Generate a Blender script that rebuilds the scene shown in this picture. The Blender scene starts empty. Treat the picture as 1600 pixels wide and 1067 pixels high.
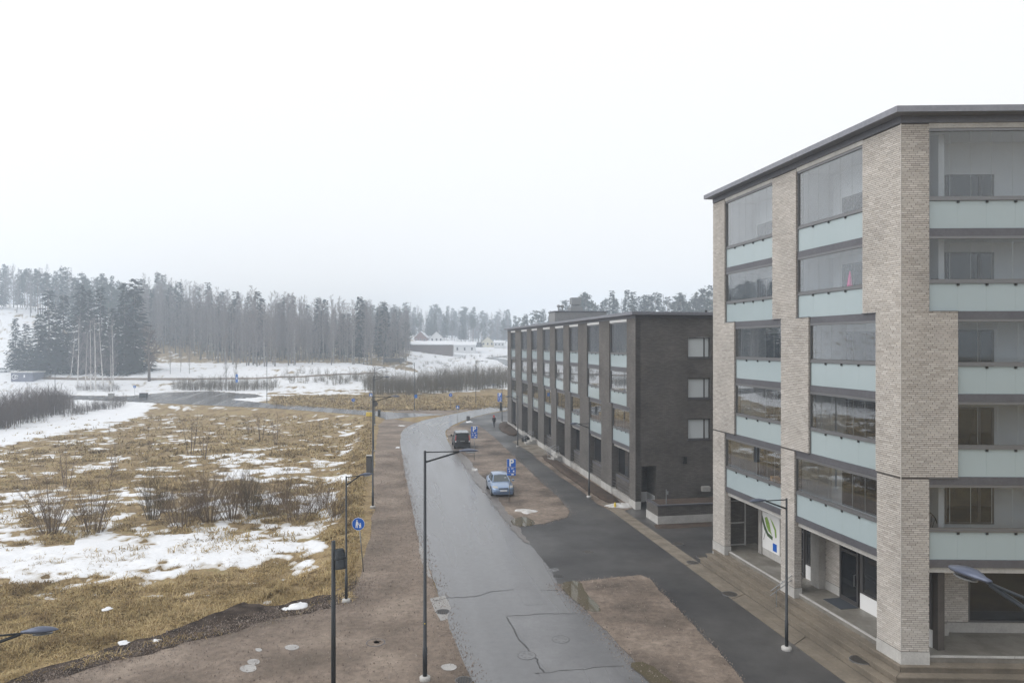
import bpy, bmesh, math, random
import numpy as np
from mathutils import Vector, Matrix
from mathutils.geometry import delaunay_2d_cdt

sc = bpy.context.scene
COL = sc.collection
# ------------------------------------------------------------------ camera
CZ, FPX, HZ = 12.3, 1100.0, 538.0          # camera height, focal length and horizon row of the 1600 px photograph
cd = bpy.data.cameras.new('camera'); cam = bpy.data.objects.new('camera', cd); COL.objects.link(cam)
cam.location = (0, 0, CZ); cam.rotation_euler = (math.radians(90), 0, 0)
cd.sensor_width = 36; cd.lens = 36 * FPX / 1600; cd.shift_y = 4.5 / 1600
cd.clip_start = 0.1; cd.clip_end = 3000
sc.camera = cam
# ------------------------------------------------------------------ sky and sun (bright overcast)
SUN_EL, SUN_AZ = math.radians(38), math.radians(262)
w = bpy.data.worlds.new('World'); sc.world = w; w.use_nodes = True
nt = w.node_tree; nt.nodes.clear()
so = nt.nodes.new('ShaderNodeOutputWorld'); bg = nt.nodes.new('ShaderNodeBackground')
sky = nt.nodes.new('ShaderNodeTexSky'); sky.sky_type = 'NISHITA'; sky.sun_disc = False
sky.sun_elevation = SUN_EL; sky.sun_rotation = SUN_AZ; sky.dust_density = 6; sky.air_density = 1.2
mx = nt.nodes.new('ShaderNodeMix'); mx.data_type = 'RGBA'; mx.inputs[0].default_value = 0.93
mx.inputs[7].default_value = (9.35, 9.4, 9.5, 1)      # closed cloud layer
nt.links.new(sky.outputs[0], mx.inputs[6]); nt.links.new(mx.outputs[2], bg.inputs[0])
bg.inputs[1].default_value = 0.1
nt.links.new(bg.outputs[0], so.inputs[0])
sd = bpy.data.lights.new('sun', 'SUN'); sd.energy = 1.4; sd.angle = math.radians(60); sd.color = (1, .97, .93)
sun = bpy.data.objects.new('sun', sd); COL.objects.link(sun)
sdir = Vector((math.sin(SUN_AZ) * math.cos(SUN_EL), math.cos(SUN_AZ) * math.cos(SUN_EL), math.sin(SUN_EL)))
sun.rotation_euler = sdir.to_track_quat('Z', 'Y').to_euler(); sun.location = sdir * 300
vs = sc.view_settings; vs.view_transform = 'Standard'; vs.look = 'None'; vs.gamma = 1; vs.exposure = 0.26
vs.use_curve_mapping = False
cy = sc.cycles
cy.use_denoising = True; cy.max_bounces = 7; cy.diffuse_bounces = 3; cy.glossy_bounces = 3; cy.transparent_max_bounces = 16
cy.volume_bounces = 2; cy.transmission_bounces = 4; cy.caustics_reflective = False; cy.caustics_refractive = False

# ------------------------------------------------------------------ helpers
rnd = random.Random(11)
S2 = Vector((-0.17888, 0.98387)); N2 = Vector((0.98387, 0.17888))      # along the street / across it, to the right
def gp(u, v, z=0.0):
    d = FPX * (CZ - z) / (v - HZ); return Vector(((u - 800) / FPX * d, d, z))
def ab(a, b, z=0.0):
    return Vector((a * S2.x + b * N2.x, a * S2.y + b * N2.y, z))

def _hash(ix, iy, seed):
    h = (ix.astype(np.int64) * 374761393 + iy.astype(np.int64) * 668265263 + seed * 1442695041) & 0xffffffff
    h = ((h ^ (h >> 13)) * 1274126177) & 0xffffffff
    return ((h ^ (h >> 16)) & 0xffff) / 65535.0
def vnoise(x, y, seed=0):
    x = np.asarray(x, float); y = np.asarray(y, float)
    ix = np.floor(x); iy = np.floor(y); fx = x - ix; fy = y - iy
    fx = fx * fx * (3 - 2 * fx); fy = fy * fy * (3 - 2 * fy)
    a = _hash(ix, iy, seed); b = _hash(ix + 1, iy, seed); c = _hash(ix, iy + 1, seed); d = _hash(ix + 1, iy + 1, seed)
    return (a * (1 - fx) + b * fx) * (1 - fy) + (c * (1 - fx) + d * fx) * fy
def fbm(x, y, seed=0, o=4):
    s = 0; amp = 0.5; t = 0
    for k in range(o):
        s = s + amp * vnoise(x * 2 ** k + 17.3 * k, y * 2 ** k - 9.1 * k, seed + k); t += amp; amp *= 0.5
    return s / t
def sst(x): x = np.clip(x, 0, 1); return x * x * (3 - 2 * x)

class MB:
    """collects faces of ONE mesh"""
    def __init__(s): s.v = []; s.f = []; s.m = []
    def quad(s, *p, m=0):
        n = len(s.v); s.v += [tuple(q) for q in p]; s.f.append(tuple(range(n, n + len(p)))); s.m.append(m)
    def hexa(s, p, m=0, skip=()):
        n = len(s.v); s.v += [tuple(q) for q in p]
        e1 = Vector(p[1]) - Vector(p[0]); e2 = Vector(p[3]) - Vector(p[0]); e3 = Vector(p[4]) - Vector(p[0])
        fs = [(0, 3, 2, 1), (4, 5, 6, 7), (0, 1, 5, 4), (1, 2, 6, 5), (2, 3, 7, 6), (3, 0, 4, 7)]
        fl = e1.cross(e2).dot(e3) < 0
        for i, q in enumerate(fs):
            if i in skip: continue
            q = tuple(reversed(q)) if fl else q
            s.f.append(tuple(n + k for k in q)); s.m.append(m)
    def box(s, x0, x1, y0, y1, z0, z1, m=0, T=None):
        p = [(x0, y0, z0), (x1, y0, z0), (x1, y1, z0), (x0, y1, z0), (x0, y0, z1), (x1, y0, z1), (x1, y1, z1), (x0, y1, z1)]
        if T: p = [T(*q) for q in p]
        s.hexa(p, m)
    def tube(s, pts, rad, n=6, m=0, cap=True):
        pts = [Vector(p) for p in pts]
        if not hasattr(rad, '__len__'): rad = [rad] * len(pts)
        base = len(s.v)
        ref = None
        for i, p in enumerate(pts):
            d = (pts[min(i + 1, len(pts) - 1)] - pts[max(i - 1, 0)])
            d = d.normalized() if d.length > 1e-9 else Vector((0, 0, 1))
            if ref is None: ref = Vector((1, 0, 0)) if abs(d.x) < .9 else Vector((0, 1, 0))
            x = (ref - d * ref.dot(d))
            x = x.normalized() if x.length > 1e-6 else d.orthogonal().normalized()
            y = d.cross(x); ref = x
            for k in range(n):
                a = 2 * math.pi * k / n
                s.v.append(tuple(p + (x * math.cos(a) + y * math.sin(a)) * rad[i]))
        for i in range(len(pts) - 1):
            for k in range(n):
                a = base + i * n + k; b = base + i * n + (k + 1) % n
                s.f.append((a, b, b + n, a + n)); s.m.append(m)
        if cap:
            s.f.append(tuple(base + k for k in reversed(range(n)))); s.m.append(m)
            t = base + (len(pts) - 1) * n
            s.f.append(tuple(t + k for k in range(n))); s.m.append(m)
    def loft(s, rings, m=0, cap=True):
        b = len(s.v); n = len(rings[0])
        for r in rings: s.v += [tuple(q) for q in r]
        for i in range(len(rings) - 1):
            for k in range(n):
                a = b + i * n + k; c = b + i * n + (k + 1) % n
                s.f.append((a, c, c + n, a + n)); s.m.append(m)
        if cap:
            s.f.append(tuple(b + k for k in reversed(range(n)))); s.m.append(m)
            t = b + (len(rings) - 1) * n; s.f.append(tuple(t + k for k in range(n))); s.m.append(m)
    def disc(s, c, nrm, r, th, n=24, m=0):
        c = Vector(c); nrm = Vector(nrm).normalized(); s.tube([c - nrm * th / 2, c + nrm * th / 2], r, n, m)
    def build(s, name, mats, parent=None, org=None, smooth=False, uv=True, recalc=False, **props):
        org = Vector(org) if org is not None else (Vector(parent.matrix_basis.translation) if parent is not None and parent.get('_o') else Vector((0, 0, 0)))
        me = bpy.data.meshes.new(name)
        v = np.array(s.v, float).reshape(-1, 3) - np.array(org)
        me.from_pydata(v.tolist(), [], s.f)
        if not isinstance(mats, (list, tuple)): mats = [mats]
        for k in mats: me.materials.append(k)
        if len(mats) > 1: me.polygons.foreach_set('material_index', s.m)
        if recalc:
            bm = bmesh.new(); bm.from_mesh(me); bmesh.ops.recalc_face_normals(bm, faces=bm.faces); bm.to_mesh(me); bm.free()
        if smooth: me.polygons.foreach_set('use_smooth', [True] * len(me.polygons))
        if uv and len(me.loops): uvmap(me, np.array(org))
        me.update()
        o = bpy.data.objects.new(name, me); COL.objects.link(o)
        if parent is not None: o.parent = parent
        for k, q in props.items(): o[k] = q
        return o
def uvmap(me, org):
    nl = len(me.loops); li = np.empty(nl, np.int64); me.loops.foreach_get('vertex_index', li)
    co = np.empty(len(me.vertices) * 3); me.vertices.foreach_get('co', co); co = co.reshape(-1, 3) + org
    npol = len(me.polygons); nr = np.empty(npol * 3); me.polygons.foreach_get('normal', nr); nr = nr.reshape(-1, 3)
    lt = np.empty(npol, np.int64); me.polygons.foreach_get('loop_total', lt)
    nn = np.repeat(nr, lt, axis=0); p = co[li]
    flat = np.abs(nn[:, 2]) > .7
    tl = np.hypot(nn[:, 0], nn[:, 1]); tl[tl < 1e-6] = 1
    uu = np.where(flat, p[:, 0], (-nn[:, 1] * p[:, 0] + nn[:, 0] * p[:, 1]) / tl)
    vv = np.where(flat, p[:, 1], p[:, 2])
    l = me.uv_layers.new(name='UVMap'); l.data.foreach_set('uv', np.stack([uu, vv], 1).ravel())

def thing(name, label, cat, loc=(0, 0, 0), group=None, kind=None):
    o = bpy.data.objects.new(name, None); COL.objects.link(o); o.location = loc; o.empty_display_size = .3
    o['_o'] = 1
    if label: o['label'] = label
    if cat: o['category'] = cat
    if group: o['group'] = group
    if kind: o['kind'] = kind
    return o
def tag(o, label, cat, group=None):
    o['label'] = label; o['category'] = cat
    if group: o['group'] = group
    return o
def copy_tree(o, parent=None):
    c = o.copy(); COL.objects.link(c); c.parent = parent
    for ch in o.children: copy_tree(ch, c)
    return c

# ------------------------------------------------------------------ materials
def mat(name, col, rough=.7, metal=0, spec=.5, var=None, scale=3.0, bump=0, bscale=40, coords='Object', rvar=None, detail=4, c3=None, stretch=None, fine=(.82, 1.15)):
    m = bpy.data.materials.new(name); m.use_nodes = True; t = m.node_tree; N = t.nodes; L = t.links
    b = N['Principled BSDF']; b.inputs['Roughness'].default_value = rough; b.inputs['Metallic'].default_value = metal
    b.inputs['Specular IOR Level'].default_value = spec
    b.inputs['Base Color'].default_value = (*col, 1)
    tc = N.new('ShaderNodeTexCoord'); vec = tc.outputs[coords]
    if coords == 'World':
        pass
    if stretch:
        mp = N.new('ShaderNodeMapping'); mp.inputs['Scale'].default_value = stretch
        mp.inputs['Rotation'].default_value = (0, 0, math.atan2(S2.y, S2.x)); mp.vector_type = 'TEXTURE'
        L.new(vec, mp.inputs[0]); svec = mp.outputs[0]
    else: svec = vec
    if var:
        n = N.new('ShaderNodeTexNoise'); n.inputs['Scale'].default_value = scale; n.inputs['Detail'].default_value = detail
        L.new(svec, n.inputs['Vector'])
        r = N.new('ShaderNodeValToRGB'); e = r.color_ramp.elements
        e[0].position = .32; e[0].color = (*col, 1); e[1].position = .68; e[1].color = (*var, 1)
        if c3: q = e.new(.5); q.color = (*c3, 1)
        L.new(n.outputs['Fac'], r.inputs[0])
        n2 = N.new('ShaderNodeTexNoise'); n2.inputs['Scale'].default_value = scale * 9; n2.inputs['Detail'].default_value = 6; n2.inputs['Roughness'].default_value = .75
        L.new(vec, n2.inputs['Vector'])
        mr = N.new('ShaderNodeMapRange'); mr.inputs[1].default_value = .3; mr.inputs[2].default_value = .7; mr.inputs[3].default_value = fine[0]; mr.inputs[4].default_value = fine[1]
        L.new(n2.outputs['Fac'], mr.inputs[0])
        ml = N.new('ShaderNodeMix'); ml.data_type = 'RGBA'; ml.blend_type = 'MULTIPLY'; ml.inputs[0].default_value = 1
        L.new(r.outputs[0], ml.inputs[6]); L.new(mr.outputs[0], ml.inputs[7]); L.new(ml.outputs[2], b.inputs['Base Color'])
        if rvar:
            mr2 = N.new('ShaderNodeMapRange'); mr2.inputs[1].default_value = .35; mr2.inputs[2].default_value = .65
            mr2.inputs[3].default_value = rvar[0]; mr2.inputs[4].default_value = rvar[1]
            L.new(n.outputs['Fac'], mr2.inputs[0]); L.new(mr2.outputs[0], b.inputs['Roughness'])
    if bump:
        nb = N.new('ShaderNodeTexNoise'); nb.inputs['Scale'].default_value = bscale; nb.inputs['Detail'].default_value = 5
        L.new(vec, nb.inputs['Vector'])
        bp = N.new('ShaderNodeBump'); bp.inputs['Strength'].default_value = bump; bp.inputs['Distance'].default_value = .05
        L.new(nb.outputs['Fac'], bp.inputs['Height']); L.new(bp.outputs[0], b.inputs['Normal'])
    return m
def glass_mat(name, tint=(.93, .955, .97), refl=1.0, rough=.01):
    m = bpy.data.materials.new(name); m.use_nodes = True; t = m.node_tree; N = t.nodes; L = t.links; N.clear()
    o = N.new('ShaderNodeOutputMaterial'); mixn = N.new('ShaderNodeMixShader'); tr = N.new('ShaderNodeBsdfTransparent'); gl = N.new('ShaderNodeBsdfGlossy')
    lw = N.new('ShaderNodeLayerWeight'); lw.inputs[0].default_value = .5
    pw = N.new('ShaderNodeMath'); pw.operation = 'POWER'; pw.inputs[1].default_value = 2.2; L.new(lw.outputs['Facing'], pw.inputs[0])
    fr = N.new('ShaderNodeMath'); fr.operation = 'MULTIPLY_ADD'; fr.inputs[1].default_value = .95; fr.inputs[2].default_value = .045; L.new(pw.outputs[0], fr.inputs[0])
    mu = N.new('ShaderNodeMath'); mu.operation = 'MULTIPLY'; mu.use_clamp = True; mu.inputs[1].default_value = refl
    tr.inputs[0].default_value = (*tint, 1); gl.inputs['Roughness'].default_value = rough
    L.new(fr.outputs[0], mu.inputs[0]); L.new(mu.outputs[0], mixn.inputs[0]); L.new(tr.outputs[0], mixn.inputs[1]); L.new(gl.outputs[0], mixn.inputs[2])
    L.new(mixn.outputs[0], o.inputs[0]); return m
def brick_mat(name, c1, c2, mortar, bl=.3, bh=.075, ms=.008, patch=None):
    m = bpy.data.materials.new(name); m.use_nodes = True; t = m.node_tree; N = t.nodes; L = t.links; b = N['Principled BSDF']
    b.inputs['Roughness'].default_value = .8
    uv = N.new('ShaderNodeUVMap'); uv.uv_map = 'UVMap'
    br = N.new('ShaderNodeTexBrick'); br.inputs['Scale'].default_value = 1; br.inputs['Brick Width'].default_value = bl; br.inputs['Row Height'].default_value = bh
    br.inputs['Mortar Size'].default_value = ms; br.inputs['Mortar Smooth'].default_value = .2; br.inputs['Bias'].default_value = 0
    br.inputs['Color1'].default_value = (*c1, 1); br.inputs['Color2'].default_value = (*c2, 1); br.inputs['Mortar'].default_value = (*mortar, 1)
    L.new(uv.outputs[0], br.inputs['Vector'])
    n = N.new('ShaderNodeTexNoise'); n.inputs['Scale'].default_value = .55; n.inputs['Detail'].default_value = 5; n.inputs['Roughness'].default_value = .6
    L.new(uv.outputs[0], n.inputs['Vector'])
    mr = N.new('ShaderNodeMapRange'); mr.inputs[1].default_value = .3; mr.inputs[2].default_value = .72; mr.inputs[3].default_value = .78; mr.inputs[4].default_value = 1.3
    L.new(n.outputs['Fac'], mr.inputs[0])
    ml = N.new('ShaderNodeMix'); ml.data_type = 'RGBA'; ml.blend_type = 'MULTIPLY'; ml.inputs[0].default_value = 1
    L.new(br.outputs['Color'], ml.inputs[6]); L.new(mr.outputs[0], ml.inputs[7]); L.new(ml.outputs[2], b.inputs['Base Color'])
    bp = N.new('ShaderNodeBump'); bp.invert = True; bp.inputs['Strength'].default_value = .6; bp.inputs['Distance'].default_value = .02
    L.new(br.outputs['Fac'], bp.inputs['Height']); L.new(bp.outputs[0], b.inputs['Normal'])
    return m
def brickpiece_mat(name, cols, rough=.8):
    m = bpy.data.materials.new(name); m.use_nodes = True; t = m.node_tree; N = t.nodes; L = t.links; b = N['Principled BSDF']
    b.inputs['Roughness'].default_value = rough
    g = N.new('ShaderNodeNewGeometry'); oi = N.new('ShaderNodeObjectInfo'); ad = N.new('ShaderNodeMath'); ad.operation = 'ADD'
    fc = N.new('ShaderNodeMath'); fc.operation = 'FRACT'
    L.new(g.outputs['Random Per Island'], ad.inputs[0]); L.new(oi.outputs['Random'], ad.inputs[1]); L.new(ad.outputs[0], fc.inputs[0])
    r = N.new('ShaderNodeValToRGB'); e = r.color_ramp.elements
    e[0].position = 0; e[0].color = (*cols[0], 1); e[1].position = 1; e[1].color = (*cols[-1], 1)
    for i, c in enumerate(cols[1:-1]):
        q = e.new((i + 1) / (len(cols) - 1)); q.color = (*c, 1)
    L.new(fc.outputs[0], r.inputs[0])
    n = N.new('ShaderNodeTexNoise'); n.inputs['Scale'].default_value = .45; n.inputs['Detail'].default_value = 6
    tc = N.new('ShaderNodeNewGeometry'); L.new(tc.outputs['Position'], n.inputs['Vector'])
    mr = N.new('ShaderNodeMapRange'); mr.inputs[1].default_value = .3; mr.inputs[2].default_value = .7; mr.inputs[3].default_value = .86; mr.inputs[4].default_value = 1.12
    L.new(n.outputs['Fac'], mr.inputs[0])
    ml = N.new('ShaderNodeMix'); ml.data_type = 'RGBA'; ml.blend_type = 'MULTIPLY'; ml.inputs[0].default_value = 1
    L.new(r.outputs[0], ml.inputs[6]); L.new(mr.outputs[0], ml.inputs[7]); L.new(ml.outputs[2], b.inputs['Base Color'])
    return m
M = {}
M['brick'] = brickpiece_mat('beige_brick', [(.42, .39, .36), (.49, .46, .425), (.45, .42, .39), (.55, .52, .485), (.38, .35, .32), (.51, .475, .435)])
M['mortar'] = mat('mortar', (.075, .066, .06), .95, var=(.10, .088, .08), scale=2)
M['dbrick'] = brick_mat('dark_brick', (.092, .085, .079), (.138, .126, .117), (.066, .061, .058), ms=.010)
M['fascia'] = mat('grey_metal', (.105, .105, .118), .45, .3, var=(.125, .124, .138), scale=.8)
M['roofmetal'] = mat('roof_metal', (.21, .215, .245), .42, .3, var=(.235, .24, .27), scale=.7)
M['frame'] = mat('dark_frame', (.10, .096, .098), .4, .4)
M['rail'] = mat('rail_metal', (.20, .20, .205), .4, .6)
M['black'] = mat('black_plastic', (.012, .012, .013), .5)
M['frost'] = mat('frosted_glass', (.345, .415, .435), .16, 0, .7, var=(.36, .43, .45), scale=.35, detail=1, fine=(.985, 1.015))
M['glass'] = glass_mat('clear_glass')
M['dglass'] = mat('dark_window', (.018, .02, .024), .04, 0, .7)
M['seal'] = mat('pane_seal', (.34, .37, .38), .3)
M['blind'] = mat('blind', (.58, .62, .635), .3, var=(.54, .575, .59), scale=.3, fine=(.98, 1.02))
M['white'] = mat('white_wall', (.55, .55, .56), .8, var=(.51, .51, .52), scale=.4, fine=(.97, 1.02))
M['conc'] = mat('concrete', (.30, .29, .275), .85, var=(.40, .385, .365), scale=1.3, bump=.2)
M['lconc'] = mat('light_concrete', (.50, .49, .47), .85, var=(.40, .39, .375), scale=1.5, bump=.15)
M['dconc'] = mat('stained_slab', (.235, .20, .158), .6, var=(.155, .132, .104), scale=.9, bump=.25, rvar=(.42, .75))
M['terrace'] = mat('terrace_concrete', (.23, .215, .19), .6, var=(.15, .138, .12), scale=.9, bump=.2, rvar=(.35, .7))
M['pole'] = mat('pole_paint', (.022, .027, .033), .45, .2)
M['lamp'] = mat('lamp_shell', (.085, .10, .145), .35, .5, var=(.105, .12, .165), scale=3, fine=(.97, 1.03))
M['lamp_lens'] = mat('lamp_lens', (.16, .17, .18), .2)
M['galv'] = mat('galvanised', (.30, .31, .32), .45, .8)
M['blue'] = mat('sign_blue', (.006, .11, .50), .35)
M['sblue'] = mat('sign_blue_matte', (.012, .15, .52), .4)
M['wht'] = mat('paint_white', (.8, .8, .8), .5)
M['yellow'] = mat('yellow_plastic', (.75, .55, .04), .5)
M['green'] = mat('green_print', (.14, .30, .05), .6, var=(.30, .42, .10), scale=6)
M['iron'] = mat('cast_iron', (.06, .055, .05), .55, .5, var=(.11, .10, .09), scale=20, bump=.3, bscale=90)
M['asphalt'] = mat('wet_asphalt', (.085, .085, .089), .4, 0, .7, var=(.155, .155, .16), scale=.32, bump=.02, bscale=80, rvar=(.13, .32), stretch=(12, 1, 1), detail=3, fine=(.86, 1.14))
M['asphalt2'] = mat('new_asphalt', (.022, .022, .024), .7, 0, .4, var=(.095, .092, .090), scale=.11, bump=.08, bscale=60, rvar=(.68, .32), detail=8, fine=(.75, 1.25))
M['asphalt3'] = mat('patch_asphalt', (.10, .10, .104), .27, 0, .65, var=(.145, .145, .15), scale=.5, bump=.02, bscale=80, fine=(.86, 1.14))
M['crack'] = mat('crack_tar', (.035, .034, .034), .6)
M['gravel'] = mat('red_gravel', (.135, .108, .086), .8, 0, .2, var=(.29, .236, .192), scale=.3, bump=.9, bscale=30, detail=10, c3=(.205, .163, .132), fine=(.66, 1.34))
M['gravel2'] = mat('island_gravel', (.085, .069, .057), .7, 0, .2, var=(.30, .243, .198), scale=.3, bump=.9, bscale=30, detail=10, c3=(.195, .155, .126), fine=(.58, 1.42))
M['soil'] = mat('dark_soil', (.038, .026, .019), .95, var=(.085, .058, .042), scale=2.0, bump=1, bscale=25)
M['mud'] = mat('dark_mud', (.024, .018, .015), .98, 0, .05, var=(.085, .066, .054), scale=1.6, bump=1, bscale=9, detail=8, fine=(.5, 1.5))
M['sky_ice'] = mat('sky_pale_ice', (.22, .205, .19), .05, 0, .8, var=(.34, .325, .305), scale=2)  # icy puddles, base colour paled to stand in for mirrored sky
M['puddle'] = mat('puddle_water', (.10, .085, .055), .03, 0, .5)
M['slush'] = mat('slush', (.42, .40, .37), .6, var=(.66, .66, .67), scale=2.5, bump=.4, bscale=10)
M['snow'] = mat('snow_cover', (.70, .715, .74), .7, 0, .3, var=(.77, .78, .80), scale=.7, bump=.5, bscale=4, fine=(.93, 1.06))
M['line'] = mat('worn_line', (.42, .42, .42), .6, var=(.26, .26, .265), scale=3)
M['bark'] = mat('bark', (.085, .068, .056), .9, var=(.135, .112, .096), scale=3)
M['twig'] = mat('twig', (.10, .068, .056), .9)
M['hazed_twig'] = mat('hazed_forest_twig', (.19, .165, .165), .9)  # twig colour lightened to imitate haze softening the wood
M['fbark'] = mat('forest_bark', (.13, .12, .115), .9, var=(.20, .185, .175), scale=2)
M['otwig'] = mat('willow_twig', (.098, .075, .040), .85)
M['birch'] = mat('birch_bark', (.36, .345, .325), .8, var=(.12, .11, .10), scale=1.6)
M['needle'] = mat('needle', (.014, .026, .019), .9, 0, .1, var=(.026, .042, .028), scale=.5)
M['pneedle'] = mat('pine_needle', (.034, .052, .034), .9, 0, .1, var=(.055, .078, .048), scale=.5)
M['pbark'] = mat('pine_bark', (.16, .095, .062), .9)

# ------------------------------------------------------------------ terrain
def terrain(x, y):
    x = np.asarray(x, float); y = np.asarray(y, float)
    a = x * S2.x + y * S2.y; b = x * N2.x + y * N2.y
    d1 = -1.3 - b; d2 = a - (33.2 + .52 * (b + 1.6)); d3 = (121 + (-23.5 - x) * .479) - y
    d = np.minimum(np.minimum(d1, d2 / 1.1), d3 / 1.1)
    z = -0.75 * sst(d / 4.5) - .025
    rise = np.interp(y, [0, 184, 220, 260, 320, 385, 400, 430, 700], [0, 0, .8, 2.5, 5.5, 7.6, 9.4, 13.2, 16])
    rise = rise + 4 * sst((y - 186) / 36) * sst((-x - 20) / 40)
    rise = rise + 20 * sst((-x - 100) / 140) * sst((y - 215) / 110)
    rise = rise + 7 * sst((y - 225) / 60) * sst((x - 5) / 30)
    return z + rise
def tz(x, y): return float(terrain(x, y))
def hit(u, v):
    d = np.arange(18, 700, .25); x = (u - 800) / FPX * d; zr = CZ - (v - HZ) * d / FPX
    k = np.nonzero(terrain(x, d) >= zr)[0]
    i = k[0] if len(k) else len(d) - 1
    return Vector((x[i], d[i], tz(x[i], d[i])))

def bumps(x, y):                    # tussocks
    a = x * S2.x + y * S2.y; b = x * N2.x + y * N2.y
    d2 = a - (33.6 + .52 * (b + 1.6)); d3 = (119.5 + (-23.5 - x) * .479) - y
    infield = np.maximum(sst(np.minimum(np.minimum(-1.7 - b, d2), d3) / 2.5), sst((y - 190) / 20))
    return (fbm(x * .9, y * .9, 5, 4) - .5) * .34 * infield + (fbm(x * 1.9, y * 1.9, 15, 3) - .5) * .24 * infield * np.exp(-y / 60.0) + (fbm(x * .18, y * .18, 8, 3) - .5) * .30 * infield
SIDE_PX = [(700, 647), (640, 652), (604, 655), (588, 650), (552, 647), (431, 638), (300, 632), (160, 626), (60, 622), (60, 617), (200, 619), (260, 613), (330, 611), (400, 616), (412, 620), (360, 624), (420, 630), (552, 640), (600, 643), (680, 647)]
SIDE_W = [gp(u, v) for u, v in SIDE_PX]
def inpoly(x, y, P):
    r = np.zeros(np.shape(x), bool)
    for p, q in zip(P, P[1:] + P[:1]):
        c = ((p.y > y) != (q.y > y)) & (x < (q.x - p.x) * (y - p.y) / ((q.y - p.y) or 1e-9) + p.x); r ^= c
    return r
def snow_amount(x, y):
    d = np.maximum(y, 1.0); u = 800 + FPX * x / d; v = HZ + FPX * (CZ - terrain(x, y)) / d
    def band(q, lo, hi, s): return sst((q - lo) / s) * sst((hi - q) / s)
    u = u + 60 * (fbm(x * .12, y * .12, 71, 3) - .5); v = v + 16 * (fbm(x * .2, y * .2, 73, 3) - .5)
    A = np.full(x.shape, .34)
    # broad melting patch nearest the yard
    edge_top = 838 - .042 * u + 14 * (u < 120); edge_bot = 925 - .055 * (u - 200) - .0004 * (u - 200) ** 2
    A = np.maximum(A, .66 * sst((v - edge_top) / 22 + .4) * sst((edge_bot - v) / 40 + .3) * sst((535 - u) / 40))
    A = np.where(v > edge_bot + 16, .10, A)
    A = np.maximum(A, .47 * band(v, 752, 850, 22) * sst((540 - u) / 30))
    A = np.maximum(A, .50 * band(v, 706, 760, 12) * band(u, 300, 580, 40))
    A = np.maximum(A, .52 * band(v, 760, 850, 22) * sst((220 - u) / 60))
    # strip behind the tall grass
    ln = 696 - .24 * u
    A = np.maximum(A, .90 * sst((ln + 16 - v) / 16) * sst((260 - u) / 60))
    A = np.where((v > 655) & (v < 705) & (u > 330) & (y < 118), .34, A)
    far = y > 126 + np.maximum(0, (-20 - x)) * .47
    Af = np.full(x.shape, .68)
    Af = np.where((u > 418) & (v > 612 - .03 * (u - 600)), .20, Af)
    Af = np.where((u > 418) & (v > 598 - .02 * (u - 600)) & (v <= 612 - .03 * (u - 600)), .60, Af)
    Af = np.where((v < 576) & (y > 205), .68, Af)
    A = np.where(far, Af, A)
    b = x * N2.x + y * N2.y; a = x * S2.x + y * S2.y
    A = np.where((~far) & ((b > -3) | (a < 35.5 + .52 * (b + 1.6))), 0, A)
    A = np.where((b > 10) & (y < 140), 0, A)
    A = np.where(inpoly(x, y, SIDE_W), 0, A)
    A = np.where((y > 245) & (u < 640), np.minimum(A, np.where(u < 215, .62, .36)), A)
    return A

def snow_h(x, y, am):
    n = .52 * fbm(x * .33, y * .42, 21, 3) + .48 * fbm(x * 1.15, y * 1.5, 61, 4)
    return (am - 1 + n * 1.08) * .42
az = np.radians(np.concatenate([np.linspace(-180, -52, 30)[:-1], np.linspace(-52, 14, 700), np.linspace(14, 180, 50)[1:]]))
rad = np.concatenate([[.5, 6, 12, 18, 22], np.geomspace(24, 170, 330), np.geomspace(172, 780, 150)])
AZ, RR = np.meshgrid(az, rad); X = np.sin(AZ) * RR; Y = np.cos(AZ) * RR
ZT = terrain(X, Y) + bumps(X, Y) * np.exp(-RR / 260)
nr_, nc_ = X.shape
def grid_mesh(name, X, Y, Z, mask, material, **props):
    idx = np.arange(nr_ * nc_).reshape(nr_, nc_)
    q = np.stack([idx[:-1, :-1], idx[:-1, 1:], idx[1:, 1:], idx[1:, :-1]], -1).reshape(-1, 4)
    if mask is not None:
        q = q[mask.ravel()[q].any(1)]
    used = np.unique(q); re = np.full(nr_ * nc_, -1); re[used] = np.arange(len(used)); q = re[q]
    co = np.stack([X.ravel(), Y.ravel(), Z.ravel()], -1)[used]
    me = bpy.data.meshes.new(name); me.vertices.add(len(co)); me.vertices.foreach_set('co', co.ravel())
    me.loops.add(q.size); me.loops.foreach_set('vertex_index', q.ravel().astype(np.int32))
    me.polygons.add(len(q)); me.polygons.foreach_set('loop_start', np.arange(0, q.size, 4, dtype=np.int32)); me.polygons.foreach_set('loop_total', np.full(len(q), 4, np.int32))
    me.polygons.foreach_set('use_smooth', np.ones(len(q), bool))
    me.update(calc_edges=True); me.validate()
    me.materials.append(material); o = bpy.data.objects.new(name, me); COL.objects.link(o)
    for k, p in props.items(): o[k] = p
    return o
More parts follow.
